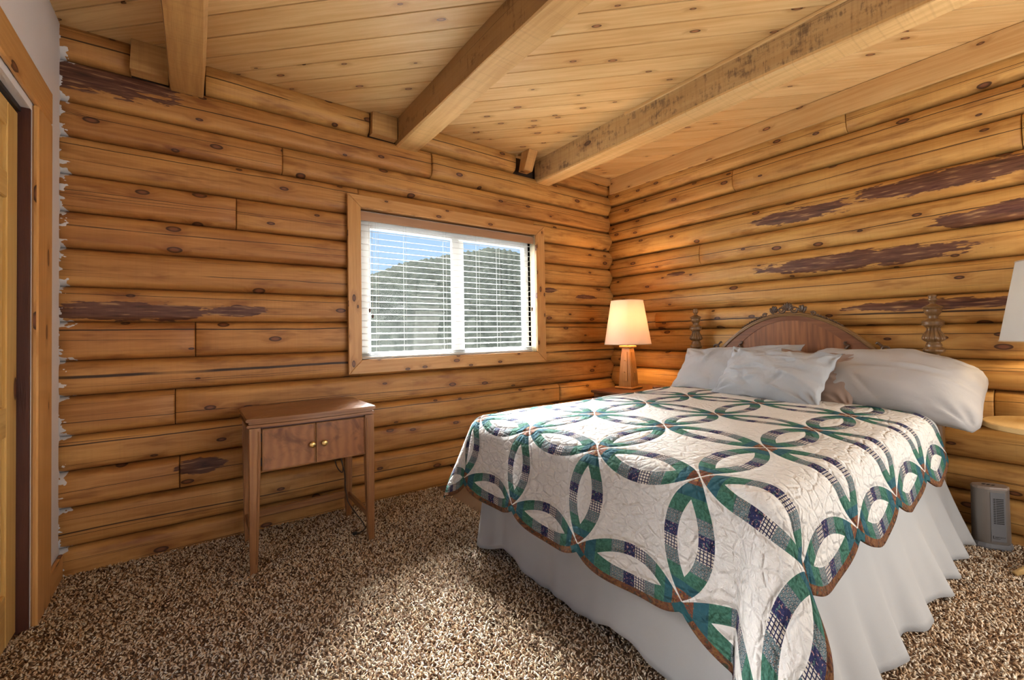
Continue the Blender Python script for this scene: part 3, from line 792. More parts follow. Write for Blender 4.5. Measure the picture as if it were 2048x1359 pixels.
# ------------------------------------------------------------------ sewing table under the window
def sewing_table():
    t = thing('sewing_table', (0.50, 2.74, 0.0), 'small brown wooden cabinet table with two doors below the window', 'table')
    x0, x1, y0, y1 = 0.192, 0.818, 2.478, 2.985
    # top with stepped, slightly bowed front edge
    for nm, z0, z1, e in (('top', 0.736, 0.752, 0.0), ('top_moulding', 0.7225, 0.7345, 0.011), ('top_moulding', 0.708, 0.7215, 0.003)):
        bm = bmesh.new(); pts = []
        nseg = 14
        for q in range(nseg+1):
            s = q/nseg; pts.append((x0+e+(x1-x0-2*e)*s, y0+e+0.022*(abs(2*s-1)**2.2)))
        pts += [(x1-e, y1-0.045), (x1-e-0.035, y1), (x0+e+0.035, y1), (x0+e, y1-0.045)]
        prism(bm, pts, 2, z0, z1)
        bmesh.ops.bevel(bm, geom=[ed for ed in bm.edges if abs(ed.verts[0].co.z-ed.verts[1].co.z) < 1e-5], offset=0.0028, segments=2, affect='EDGES')
        from_bm(nm, bm, M_TABLE, t, 0)
    # carcass behind the doors
    bm = bmesh.new(); cbox(bm, (0.256, 2.526, 0.487), (0.764, 2.93, 0.7075), 0.002); from_bm('carcass', bm, M_TABLE, t, 0)
    box('apron', (0.256, 2.512, 0.696), (0.764, 2.5255, 0.7075), M_JAMB, t, 0, 0.002)

    def leg(xb, yb, xt, yt):
        def xf(v):
            s = v.z/0.705
            w = 0.017+0.010*s
            return Vector((xb+(xt-xb)*s+v.x*w, yb+(yt-yb)*s+v.y*w, v.z))
        bm = bmesh.new()
        for zz0, zz1 in ((0.0, 0.705),):
            cbox(bm, (-1, -1, zz0), (1, 1, zz1), 0.12, xf)
        l = from_bm('leg', bm, M_TLEG, t, 2)
        bm = bmesh.new()       # raised bead down the leg's inner face
        sx_ = 1 if xb < 0.5 else -1; s0 = 0.06; tube(bm, [xf(Vector((0.55*sx_, -1.0, 0.05))), xf(Vector((0.55*sx_, -1.0, 0.69)))], 0.0028, 6); from_bm('bead', bm, M_TLEG, l, 2)
    leg(0.222, 2.512, 0.230, 2.520); leg(0.788, 2.512, 0.782, 2.520); leg(0.232, 2.936, 0.234, 2.93); leg(0.780, 2.936, 0.778, 2.93)
    box('stretcher', (0.252, 2.925, 0.118), (0.762, 2.948, 0.163), M_TLEG, t, 0, 0.006)
    box('stretcher', (0.774, 2.535, 0.122), (0.790, 2.916, 0.160), M_TLEG, t, 1, 0.004)
    box('stretcher', (0.219, 2.535, 0.122), (0.235, 2.916, 0.160), M_TLEG, t, 1, 0.004)
    # burl doors with beaded frames and brass knobs
    gB = G('burl_walnut'); u, v = gB.uv(); d = gB.vor(gB.comb(gB.mul(u, 3.2), gB.mul(v, 2.8)))
    nn = gB.noise(gB.comb(gB.mul(u, 9), gB.mul(v, 9)), 1, 4, 0.6, 1.0)
    wv = gB.n('ShaderNodeTexWave', {'Scale': 7.0, 'Distortion': 6.0, 'Detail': 3.0}, wave_type='RINGS'); gB.put(wv.inputs['Vector'], gB.comb(gB.sub(u, 0.52), gB.sub(v, 1.0)))
    c = gB.mix(gB.mul(wv.outputs[1], 0.6), (0.33, 0.135, 0.052), (0.20, 0.072, 0.030)); c = gB.mix(gB.mul(gB.smooth(nn, 0.45, 0.7), 0.7), c, (0.10, 0.032, 0.018))
    gB.set(Base_Color=c, Roughness=0.25)
    for a, b, kx in ((0.2595, 0.5035, 0.486), (0.5065, 0.7605, 0.545)):
        dd = box('door', (a+0.003, 2.510, 0.489), (b-0.003, 2.5255, 0.694), gB.m, t, 2, 0.002)
        bm = bmesh.new()
        for lo, hi in (((a, 2.505, 0.486), (b, 2.511, 0.492)), ((a, 2.505, 0.690), (b, 2.511, 0.6955)), ((a, 2.505, 0.493), (a+0.006, 2.511, 0.689)), ((b-0.006, 2.505, 0.493), (b, 2.511, 0.689))):
            cbox(bm, lo, hi, 0.002)
        from_bm('door_bead', bm, M_TLEG, dd, 2)
        bm = bmesh.new()
        prof = [(0.0, 0.007), (0.004, 0.006), (0.010, 0.0055), (0.014, 0.013), (0.019, 0.0165), (0.023, 0.0145), (0.0255, 0.008), (0.026, 0.001)]
        rings = []
        for z, r in prof: rings.append([bm.verts.new((kx+r*math.cos(2*PI*q/18), 2.5098-z, 0.586+r*math.sin(2*PI*q/18))) for q in range(18)])
        for A, B in zip(rings, rings[1:]):
            for q in range(18): bm.faces.new((A[q], A[(q+1) % 18], B[(q+1) % 18], B[q]))
        bm.faces.new(rings[0]); bm.faces.new(rings[-1])
        from_bm('knob', bm, M_BRASS, dd, 2, True)
    for z in (0.535, 0.655): box('hinge', (0.2525, 2.5075, z-0.02), (0.2592, 2.5125, z+0.02), M_DARK, t, 2, 0.001)
    return t


sewing_table()
# power cord hanging from the table
pts = []
ctrl = [(0.700, 2.90, 0.485), (0.690, 2.895, 0.40), (0.705, 2.89, 0.33), (0.735, 2.885, 0.30), (0.728, 2.88, 0.40), (0.712, 2.88, 0.47), (0.722, 2.87, 0.38), (0.742, 2.865, 0.29),
        (0.745, 2.86, 0.20), (0.755, 2.84, 0.12), (0.785, 2.78, 0.06), (0.805, 2.70, 0.022), (0.790, 2.63, 0.018), (0.750, 2.60, 0.018), (0.735, 2.60, 0.020)]


def spline(c, n=10):
    out = []; c = [Vector(p) for p in c]
    for q in range(len(c)-1):
        p0 = c[max(q-1, 0)]; p1 = c[q]; p2 = c[q+1]; p3 = c[min(q+2, len(c)-1)]
        for s in range(n):
            t = s/n; out.append(0.5*((2*p1)+(-p0+p2)*t+(2*p0-5*p1+4*p2-p3)*t*t+(-p0+3*p1-3*p2+p3)*t**3))
    return out+[c[-1]]


cord = thing('power_cord', (0.735, 2.60, 0.015), 'dark power cord dangling behind the small cabinet table to its plug on the carpet', 'cord')
bm = bmesh.new(); tube(bm, spline(ctrl), 0.0032, 7); from_bm('cable', bm, M_CORD, cord, 0, True)
bm = bmesh.new(); cbox(bm, (0.712, 2.590, 0.013), (0.738, 2.610, 0.031), 0.005); from_bm('plug', bm, M_BLACK, cord, 0)
bm = bmesh.new(); tube(bm, spline([(0.735, 2.72, 0.487), (0.745, 2.72, 0.468), (0.757, 2.72, 0.475), (0.768, 2.72, 0.462), (0.776, 2.72, 0.486)]), 0.003, 6); from_bm('cord_loop', bm, M_CORD, cord, 0, True)

# ------------------------------------------------------------------ bed
bed = thing('bed', (2.3, 1.315, 0.0), 'double bed with dark carved arched headboard and turned posts against the log wall', 'bed')
BX0, BX1, BY0, BY1 = 1.27, 3.26, 0.60, 2.03
box('mattress', (BX0-0.01, BY0-0.01, 0.40), (BX1, BY1+0.01, 0.665), M_SHEET, bed, 0, 0.06)
box('box_spring', (BX0+0.01, BY0+0.01, 0.20), (BX1, BY1-0.01, 0.398), M_SHEET, bed, 0, 0.02)
for y in (BY0+0.012, BY1-0.04): box('side_rail', (BX0+0.02, y, 0.14), (BX1+0.02, y+0.025, 0.199), M_BED, bed, 0, 0.003)
for x, y in ((BX0+0.05, BY0+0.06), (BX0+0.05, BY1-0.06)):
    bm = bmesh.new(); lathe(bm, [(0, 0.02), (0.02, 0.026), (0.12, 0.02), (0.139, 0.025)], (x, y, 0), 14); from_bm('foot_leg', bm, M_BED, bed, 2, True)
Kp = 0.000372
pp = [(180, 4), (190, 35), (210, 57), (235, 45), (245, 50), (265, 58), (285, 50), (300, 35), (325, 30), (345, 58), (365, 95), (385, 124), (398, 118), (404, 100), (430, 104), (465, 97), (500, 75), (515, 60), (528, 68), (545, 54),
      (570, 78), (592, 126), (612, 134), (628, 120), (642, 130), (656, 132), (666, 105), (700, 80), (740, 86), (780, 110), (830, 134), (868, 138), (893, 112), (908, 80), (920, 78), (938, 90), (962, 98), (984, 90), (996, 108), (1030, 130), (1058, 124),
      (1078, 82), (1100, 66), (1114, 74), (1130, 58), (1165, 56), (1200, 70), (1230, 90), (1300, 95), (1700, 95), (3000, 90), (3760, 80)]
prof = [(1.335-(a-180)*Kp, r*Kp) for a, r in pp][::-1]
prof[0] = (0.0, 0.03)
for y in (0.584, 2.045):
    bm = bmesh.new(); lathe(bm, prof, (3.335, y, 0), 120, (1.335-(893-180)*Kp, 1.335-(668-180)*Kp, 12, 0.0075))
    from_bm('bed_post', bm, M_POST, bed, 2, True)
# headboard: arch
HC, HW_, ZE, ZT = 1.326, 0.512, 0.985, 1.262


def arch(y, off=0.0):
    s = (y-HC)/HW_
    return ZE+(ZT-ZE)*(1-abs(s)**2.05)-off


hx0, hx1 = 3.318, 3.345
ys = [HC-HW_+2*HW_*q/48 for q in range(49)]
# back panel
bm = bmesh.new(); poly = [(y, arch(y, 0.012)) for y in ys]; poly += [(HC+HW_+0.01, 0.45), (HC-HW_-0.01, 0.45)]
prism(bm, poly, 0, hx0+0.004, hx1); hb = from_bm('headboard_panel', bm, M_BED, bed, 2)
# veneer border band between the rim and the inset line
bm = bmesh.new(); inner = [(HC+(y-HC)*0.86, arch(y)-0.052-0.0*abs(y-HC)) for y in ys]
A = [(y, arch(y, 0.014)) for y in ys]
for k1 in range(48):
    q = [A[k1], A[k1+1], inner[k1+1], inner[k1]]
    vs0 = [bm.verts.new((hx0, a, b)) for a, b in q]; vs1 = [bm.verts.new((hx0+0.0045, a, b)) for a, b in q]
    bm.faces.new(vs0); bm.faces.new((vs0[2], vs0[3], vs1[3], vs1[2])); bm.faces.new((vs0[0], vs0[1], vs1[1], vs1[0]))
bmesh.ops.remove_doubles(bm, verts=bm.verts[:], dist=0.0002)
from_bm('veneer_border', bm, wood('veneer_dark', (0.25, 0.105, 0.048), (0.15, 0.058, 0.028), gate=2.0, grain=50, rough=0.36, spec=0.3), hb, 1)
# rim moulding
for nm, r, off, xx in (('rim_moulding', 0.0105, 0.004, 3.321), ('rim_moulding', 0.006, 0.016, 3.316)):
    bm = bmesh.new(); tube(bm, [(xx, y, arch(y, off)) for y in ys], r, 10); from_bm(nm, bm, M_POST, hb, 1, True)
box('head_rail', (3.322, 0.62, 0.55), (3.35, 0.80, 0.90), M_BED, bed, 1, 0.005)
box('head_rail', (3.322, 1.85, 0.55), (3.35, 2.01, 0.90), M_BED, bed, 1, 0.005)
# end scrolls and inner scrolls
for sg in (-1, 1):
    ye = HC+sg*HW_
    c1 = [(3.318, ye-sg*0.004, 0.90), (3.316, ye+sg*0.020, 0.945), (3.314, ye+sg*0.018, 0.985), (3.313, ye+sg*0.004, 1.010), (3.312, ye+sg*0.010, 1.032), (3.312, ye+sg*0.032, 1.030), (3.312, ye+sg*0.036, 1.015), (3.312, ye+sg*0.026, 1.008), (3.312, ye+sg*0.020, 1.016)]
    bm = bmesh.new(); p = spline(c1, 8); tube(bm, p, [0.012-0.006*q/len(p) for q in range(len(p))], 9); from_bm('end_scroll', bm, M_CARVE, hb, 2, True)
    c1 = [(3.318, ye+sg*0.012, 1.028), (3.317, ye-sg*0.006, 1.046), (3.316, ye-sg*0.018, 1.058), (3.316, ye-sg*0.026, 1.050)]
    bm = bmesh.new(); p = spline(c1, 8); tube(bm, p, [0.009-0.004*q/len(p) for q in range(len(p))], 8); from_bm('end_scroll', bm, M_CARVE, hb, 2, True)
    yi = HC+sg*0.335
    c2 = [(3.315, yi+sg*0.002, 1.062), (3.313, yi-sg*0.010, 1.058), (3.313, yi-sg*0.004, 1.046), (3.313, yi+sg*0.012, 1.040), (3.313, yi+sg*0.004, 1.026), (3.313, yi-sg*0.008, 1.010), (3.313, yi-sg*0.002, 0.990), (3.313, yi+sg*0.014, 0.975), (3.313, yi+sg*0.030, 0.980), (3.313, yi+sg*0.028, 0.992), (3.313, yi+sg*0.018, 0.990)]
    bm = bmesh.new(); p = spline(c2, 7); tube(bm, p, [0.0045+0.003*math.sin(PI*q/len(p)) for q in range(len(p))], 8); from_bm('inner_scroll', bm, M_CARVE, hb, 2, True)
    # pale worn overlay at the lower ends
    pl = [(ye-sg*0.004, 0.93), (ye-sg*0.006, 0.99), (ye-sg*0.016, 1.012), (ye-sg*0.028, 1.004), (ye-sg*0.034, 0.985), (ye-sg*0.050, 0.965), (ye-sg*0.072, 0.945), (ye-sg*0.075, 0.93)]
    bm = bmesh.new(); prism(bm, pl if sg < 0 else pl[::-1], 0, 3.312, 3.3179); from_bm('overlay', bm, M_POST, hb, 2)
# crest: shell, volutes, leaf trail
crest = None
ZB = ZT-0.004
bm = bmesh.new()
for q in range(9):
    a = math.radians(-62+15.5*q); L = 0.062-0.012*abs(q-4)/4
    p0 = Vector((3.312, HC, ZB+0.018)); tip = Vector((3.304, HC+math.sin(a)*L*0.95, ZB+0.018+math.cos(a)*L))
    pts = [p0.lerp(tip, s/6)+Vector((-0.006*math.sin(PI*s/6), 0, 0)) for s in range(7)]
    tube(bm, pts, [0.002+0.0052*(s/6)**0.8 for s in range(6)]+[0.003], 8)
crest = from_bm('crest_shell', bm, M_CARVE, hb, 2, True)
for sg in (-1, 1):
    def spiral(cy, cz, r0, turns, st, n=34, dirn=1):
        return [(3.308, cy+sg*dirn*(r0*(1-0.80*s/n))*math.cos(st+turns*2*PI*s/n), cz+(r0*(1-0.80*s/n))*math.sin(st+turns*2*PI*s/n)) for s in range(n+1)]
    bm = bmesh.new(); p = spiral(HC+sg*0.042, ZB+0.026, 0.026, 1.6, 2.4); tube(bm, p, [0.0068-0.003*q/len(p) for q in range(len(p))], 8); from_bm('crest_volute', bm, M_CARVE, hb, 2, True)
    bm = bmesh.new()
    for q, (dy, dz, L, an) in enumerate(((0.078, 0.008, 0.050, 35), (0.086, 0.006, 0.046, 10), (0.096, 0.000, 0.040, -15), (0.072, 0.012, 0.044, 62))):
        a = math.radians(an); b0 = Vector((3.311, HC+sg*dy, ZB+dz)); tp = b0+Vector((-0.004, sg*(-math.sin(a)+0.5)*L*0.5, math.cos(a)*L))
        c = spline([b0, b0.lerp(tp, 0.5)+Vector((-0.003, sg*0.006, 0)), tp, tp+Vector((0, sg*0.008, -0.006))], 5); tube(bm, c, [0.004+0.0045*math.sin(PI*min(1, (s+1)/len(c))) for s in range(len(c))], 7)
    from_bm('crest_leaf', bm, M_CARVE, hb, 2, True)
    bm = bmesh.new(); yy = HC+sg*0.155
    p = [(3.310, yy+sg*0.018*(1-0.7*s/20)*math.cos(2.6-1.3*2*PI*s/20), arch(yy)+0.014+0.014*(1-0.7*s/20)*math.sin(2.6-1.3*2*PI*s/20)) for s in range(21)]
    tube(bm, p, [0.006-0.002*q/21 for q in range(21)], 8); from_bm('crest_curl', bm, M_CARVE, hb, 2, True)
    bm = bmesh.new()
    for q in range(9):
        y = HC+sg*(0.180+0.017*q); z = arch(y)+0.008; r = 0.0085-0.0005*q
        tube(bm, [(3.314, y-sg*0.008, z+0.003), (3.310, y, z+0.004), (3.314, y+sg*0.009, z-0.006)], [r*0.6, r, r*0.5], 7)
    from_bm('crest_husk', bm, M_CARVE, hb, 2, True)

# bed skirt: gathered voile on the foot and both long sides
def skirt():
    path = []
    fx, ny, fy = 1.245, 0.560, 2.060
    # far side -> foot -> near side
    def seg(a, b, n): return [(a[0]+(b[0]-a[0])*q/n, a[1]+(b[1]-a[1])*q/n) for q in range(n)]
    corner = 0.05
    pts = seg((3.24, fy), (fx+corner, fy), 150)+[(fx+corner-corner*math.sin(q/10*PI/2), fy-corner+corner*math.cos(q/10*PI/2)) for q in range(10)]
    pts += seg((fx, fy-corner), (fx, ny+corner), 150)+[(fx+corner-corner*math.cos(q/10*PI/2), ny+corner-corner*math.sin(q/10*PI/2)) for q in range(10)]
    pts += seg((fx+corner, ny), (3.24, ny), 260)+[(3.24, ny)]
    n = len(pts); rows = 16; V = []; Fc = []; s = 0
    for i, (x, y) in enumerate(pts):
        a = pts[max(i-1, 0)]; b = pts[min(i+1, n-1)]; tx, ty = b[0]-a[0], b[1]-a[1]; l = math.hypot(tx, ty) or 1; nx_, ny_ = ty/l, -tx/l
        # outward normal points away from the bed centre
        if nx_*(x-2.3)+ny_*(y-1.315) < 0: nx_, ny_ = -nx_, -ny_
        if i: s += math.hypot(x-pts[i-1][0], y-pts[i-1][1])
        near = 1.0 if y < 0.62 else 0.0
        for j in range(rows+1):
            t = j/rows
            bottom = 0.045+0.022*math.sin(s*9.1)+0.016*math.sin(s*17+1) if not near else 0.016+0.008*math.sin(s*11)
            z = 0.40*(1-t)+bottom*t
            rip = t**1.3*((0.008+0.018*near)*math.sin(s*(17+6*near)+0.9*math.sin(s*5))+0.004*math.sin(s*53+1.2)+0.010*math.sin(s*7))
            fl = (0.030+0.085*near)*t**1.2+rip
            if near and x > 3.0: fl *= 1.0
            V.append((x+nx_*fl, y+ny_*fl, z))
    for i in range(n-1):
        for j in range(rows): Fc.append((i*(rows+1)+j, i*(rows+1)+j+1, (i+1)*(rows+1)+j+1, (i+1)*(rows+1)+j))
    o = mk('bed_skirt', V, Fc, M_SKIRT, None, smooth=True, origin=(2.3, 1.315, 0.0))
    md = o.modifiers.new('thick', 'SOLIDIFY'); md.thickness = 0.0012
    return tag(o, 'gathered white sheer bed skirt hanging below the quilt', 'bed skirt')


skirt()

# ------------------------------------------------------------------ quilt
QP = 0.425; QN_S, QN_T = 5, 5          # ring cells along the bed and across it
QR, QW = 0.702, 0.118                 # ring radius and band width in cells
BORD = 0.062                          # binding beyond the outer band, in cells
QFX, QNY, QFY, QZ, QRAD = 1.270, 0.600, 2.035, 0.700, 0.085   # fold lines and top height


def mk_quilt_mat():
    g = G('wedding_ring_quilt'); u, v = g.uv()
    p = g.math('DIVIDE', u, QP); q = g.math('DIVIDE', v, QP)
    ci = g.math('MINIMUM', g.mx(g.math('FLOOR', p), 0.0), QN_S-1.0); cj = g.math('MINIMUM', g.mx(g.math('FLOOR', q), 0.0), QN_T-1.0)
    fx = g.sub(g.sub(p, ci), 0.5); fy = g.sub(g.sub(q, cj), 0.5)
    marg = g.mx(g.mx(g.lt(p, 0.0), g.gt(p, float(QN_S))), g.mx(g.lt(q, 0.0), g.gt(q, float(QN_T))))
    inn = g.sub(1.0, marg)
    mask = 0.0; qq = 0.0; edge = None
    dist0 = g.math('SQRT', g.add(g.mul(fx, fx), g.mul(fy, fy))); lens_any = 0.0
    for k, (a, b) in enumerate(((1, 0), (-1, 0), (0, 1), (0, -1))):
        dx = g.sub(fx, float(a)); dy = g.sub(fy, float(b)); d = g.math('SQRT', g.add(g.mul(dx, dx), g.mul(dy, dy)))
        far = g.mx(d, dist0)                       # a point lies in the lens when both rings hold it
        lens = g.lt(far, QR); band = g.mul(lens, g.gt(far, QR-QW))
        run = g.add(fy if a else fx, 0.5)
        # bend the patch seams so they fan out along the arc
        qq = g.mixf(band, qq, run); mask = g.mx(mask, band); lens_any = g.mx(lens_any, lens)
        e = g.math('MINIMUM', g.math('ABSOLUTE', g.sub(far, QR)), g.math('ABSOLUTE', g.sub(far, QR-QW)))
        edge = e if edge is None else g.math('MINIMUM', edge, e)
    # patches along each arc
    green = (0.062, 0.165, 0.118); teal = (0.030, 0.100, 0.122); rust = (0.17, 0.060, 0.035); navy = (0.028, 0.030, 0.085); grey = (0.070, 0.105, 0.115); cream = (0.62, 0.56, 0.47)
    b1 = [0.085, 0.16, 0.265, 0.375, 0.475, 0.575, 0.685, 0.82, 0.915]
    kinds = ['rust', 'teal', 'green', 'print', 'ging', 'navy', 'print', 'green', 'teal', 'rust']
    cols = {'rust': rust, 'teal': teal, 'green': green, 'print': grey, 'ging': cream, 'navy': navy}
    pos = [0.0]+b1
    base = g.ramp(qq, [(a, cols[k]) for a, k in zip(pos, kinds)], 'CONSTANT')

    def sel(kind):
        r = None
        for a, b, k in zip(pos, b1+[1.01], kinds):
            if k == kind:
                m_ = g.mul(g.math('GREATER_THAN', qq, a-1e-4), g.lt(qq, b)); r = m_ if r is None else g.mx(r, m_)
        return r
    # gingham
    ln = g.mx(g.lt(g.math('FRACT', g.mul(u, 92.0)), 0.30), g.lt(g.math('FRACT', g.mul(v, 92.0)), 0.30))
    base = g.mix(g.mul(sel('ging'), ln), base, (0.03, 0.032, 0.075))
    # printed circles
    vv = g.vor(g.comb(u, v), 95.0, rand=0.35); rg = g.ramp(vv.outputs[0], [(0.0, (0.22, 0.10, 0.07)), (0.16, (0.30, 0.34, 0.33)), (0.34, (0.035, 0.06, 0.08)), (0.48, (0.19, 0.24, 0.235))], 'CONSTANT')
    base = g.mix(g.mul(sel('print'), 0.85), base, rg)
    fl = g.noise(g.comb(u, v), 130, 2, 0.6); fl2 = g.noise(g.comb(g.add(u, 3.0), v), 90, 2, 0.6)
    base = g.mix(g.mul(sel('navy'), g.smooth(fl, 0.58, 0.64)), base, (0.42, 0.24, 0.22)); base = g.mix(g.mul(sel('navy'), g.smooth(fl2, 0.60, 0.66)), base, (0.10, 0.20, 0.16))
    base = g.mix(g.mul(sel('rust'), g.smooth(fl2, 0.55, 0.62)), base, (0.30, 0.16, 0.05)); base = g.mix(g.mul(sel('rust'), g.smooth(fl, 0.57, 0.62)), base, (0.03, 0.09, 0.09))
    base = g.mix(g.mul(sel('green'), g.mul(g.smooth(fl, 0.45, 0.6), 0.5)), base, (0.015, 0.075, 0.045))
    sc = g.comb(u, v)
    white = g.mix(g.noise(sc, 7, 3), (0.66, 0.625, 0.57), (0.73, 0.70, 0.65))
    col = g.mix(mask, white, base)
    # binding outside the last ring
    bind = g.mul(marg, g.sub(1.0, lens_any))
    pz = g.noise(sc, 42, 3, 0.6, 1.5)
    bc = g.ramp(pz, [(0.35, (0.05, 0.065, 0.045)), (0.45, (0.13, 0.045, 0.028)), (0.58, (0.20, 0.10, 0.035)), (0.68, (0.11, 0.03, 0.03))])
    tealm = g.mx(g.gt(g.math('ABSOLUTE', fx), 0.40), g.gt(g.math('ABSOLUTE', fy), 2.0))
    angm = g.math('FRACT', g.add(g.mul(g.math('ARCTAN2', fy, fx), 2/PI), 4.5)); tm = g.mx(g.lt(angm, 0.10), g.gt(angm, 0.90))
    bc = g.mix(tm, bc, (0.022, 0.085, 0.095))
    col = g.mix(bind, col, bc)
    # quilting: puffed patches, stitched seams, crinkles
    puff = g.smooth(edge, 0.0, 0.045)
    wr = g.noise(sc, 34, 4, 0.6, 0.6); wr2 = g.vor(sc, 21.0, 'DISTANCE_TO_EDGE'); cr = g.smooth(wr2.outputs[0], 0.0, 0.18)
    h = g.add(g.mul(puff, 0.45), g.add(g.mul(wr, 0.85), g.mul(cr, 0.22)))
    g.set(Base_Color=col, Roughness=0.9, Specular_IOR_Level=0.15); g.bump(h, 1.0, 0.019)
    return g.m


def prof_edge(e, flare):
    """arc-length e past the fold -> (outward, down); flare is the slope from vertical of the hanging part"""
    th_end = PI/2-flare; La = QRAD*th_end
    e = np.asarray(e, float)
    h = np.where(e <= 0, e, np.where(e < La, QRAD*np.sin(np.clip(e, 0, None)/QRAD), QRAD*np.sin(th_end)+(e-La)*np.sin(flare)))
    d = np.where(e <= 0, 0, np.where(e < La, QRAD*(1-np.cos(np.clip(e, 0, None)/QRAD)), QRAD*(1-np.cos(th_end))+(e-La)*np.cos(flare)))
    return h, d


def quilt():
    # fabric coordinates: s grows from the foot hem to the head, t from the near hem to the far hem; grid lines at multiples of QP
    Rm = QR+BORD
    def hem(c):      # extent beyond the outer grid line at position c (cells) along it
        f = c-np.floor(c)-0.5
        return np.sqrt(np.maximum(Rm*Rm-f*f, 0))-0.5
    step = 0.012
    nin_s = int(QN_S*QP/step); nin_t = int(QN_T*QP/step); nm = 9
    cs = np.concatenate([-np.linspace(1, 1/nm, nm), np.linspace(0, QN_S, nin_s+1)[:]])          # negative values: margin fraction
    ct = np.concatenate([-np.linspace(1, 1/nm, nm), np.linspace(0, QN_T, nin_t+1), QN_T+np.linspace(1/nm, 1, nm)])
    SS, TT = np.meshgrid(cs, ct, indexing='ij')
    sc_ = np.clip(SS, 0, QN_S-1e-6); tc_ = np.clip(TT, 0, QN_T-1e-6)
    s = np.where(SS < 0, SS*hem(tc_), SS); t = np.where(TT < 0, TT*hem(sc_), np.where(TT > QN_T, QN_T+(TT-QN_T)*hem(sc_), TT))
    U = s*QP; Vq = t*QP
    # placement: second grid line from the foot hem lies at x = 1.30, second from the near hem at y = 0.73
    du_ = U-QP; dv_ = Vq-QP; nc_ = np.clip((QP*1.0-Vq)/(QP*1.2), 0, 1); du_ = np.where(du_ < 0, du_*(0.83-0.10*np.clip(Vq/(5*QP), 0, 1)+0.22*nc_), du_); nf_ = np.clip((QP*1.0-U)/(QP*1.2), 0, 1); dv_ = np.where(dv_ < 0, dv_*(0.90+0.15*nf_), np.where(dv_ > 3*QP, 3*QP+(dv_-3*QP)*0.85, dv_))
    X = 1.232+du_; Y = 0.750+dv_
    ef = QFX-X; en = QNY-Y; er = Y-QFY       # arc length past each fold
    es = np.where(Y < (QNY+QFY)/2, en, er); sgn = np.where(Y < (QNY+QFY)/2, -1.0, 1.0); fold = np.where(sgn < 0, QNY, QFY)
    corner = (ef > 0) & (es > 0)
    wob = 0.10*np.sin(Vq*2*PI/QP*0.5+0.6)+0.05*np.sin(Vq*2*PI/QP+1.1)
    flare_f = np.radians(9)+0.45*wob*0.6
    flare_s = np.radians(12)+0.02*np.sin(U*2*PI/QP+0.5)+0.03*np.sin(U*2*PI/QP*0.5)
    # foot only
    hf, df = prof_edge(ef, flare_f); hs, ds = prof_edge(es, flare_s)
    x1, y1, z1 = QFX-hf, Y, QZ-df
    x2, y2, z2 = X, fold+sgn*hs, QZ-ds
    rho = np.hypot(np.maximum(ef, 0), np.maximum(es, 0)); th = np.arctan2(np.maximum(es, 0), np.maximum(ef, 0))
    amp = np.where(sgn < 0, 0.36, 0.26)
    fl = flare_f*np.cos(th)**2+flare_s*np.sin(th)**2+amp*np.sin(2*th)**2+0.05*np.sin(6*th)*np.sin(2*th)
    hc, dc = prof_edge(rho, fl)
    # the corner flap hangs closer to a pleat: squeeze its angle towards the diagonal
    ths = th+0.28*np.sin(4*th)*-1*np.clip((rho-0.1)/0.5, 0, 1)*0.5
    x3 = QFX-hc*np.cos(ths); y3 = fold+sgn*hc*np.sin(ths); z3 = QZ-dc
    foot = (ef > 0) & ~corner; side = (es > 0) & ~corner
    x = np.where(corner, x3, np.where(foot, x1, np.where(side, x2, X)))
    y = np.where(corner, y3, np.where(foot, y1, np.where(side, y2, Y)))
    z = np.where(corner, z3, np.where(foot, z1, np.where(side, z2, QZ)))
    # soft crown of the mattress and slight rise to the head
    inx = np.clip((X-QFX)/0.5, 0, 1); iny = np.clip(np.minimum(Y-QNY, QFY-Y)/0.35, 0, 1)
    z = z+0.022*np.sin(inx*PI/2)*np.sin(iny*PI/2)+0.010*np.clip((X-1.6)/1.5, 0, 1)
    # gentle unevenness
    z = z+0.004*np.sin(U*9.1+1.2*np.sin(Vq*5))*np.sin(Vq*8.3+0.7)
    drop = np.clip(QZ-z, 0, 1)
    x = x-np.where(foot, 0.05*drop*np.sin(Vq*2*PI/QP*1.0+2.0), 0); y = y+np.where(side, sgn*0.018*drop*np.sin(U*2*PI/QP+1.0), 0)
    z = np.maximum(z, 0.022)
    nS, nT = s.shape
    V = np.stack([x, y, z], -1).reshape(-1, 3); UV = np.stack([U, Vq], -1).reshape(-1, 2)
    Fc = []
    for a in range(nS-1):
        for b in range(nT-1): Fc.append((a*nT+b, (a+1)*nT+b, (a+1)*nT+b+1, a*nT+b+1))
    o = mk('quilt', V, Fc, mk_quilt_mat(), None, UV, True, origin=(2.3, 1.315, QZ))
    md = o.modifiers.new('thick', 'SOLIDIFY'); md.thickness = 0.009; md.offset = 1.0
    return tag(o, 'white quilt with interlocking green and navy patchwork rings spread over the bed', 'quilt')


quilt()

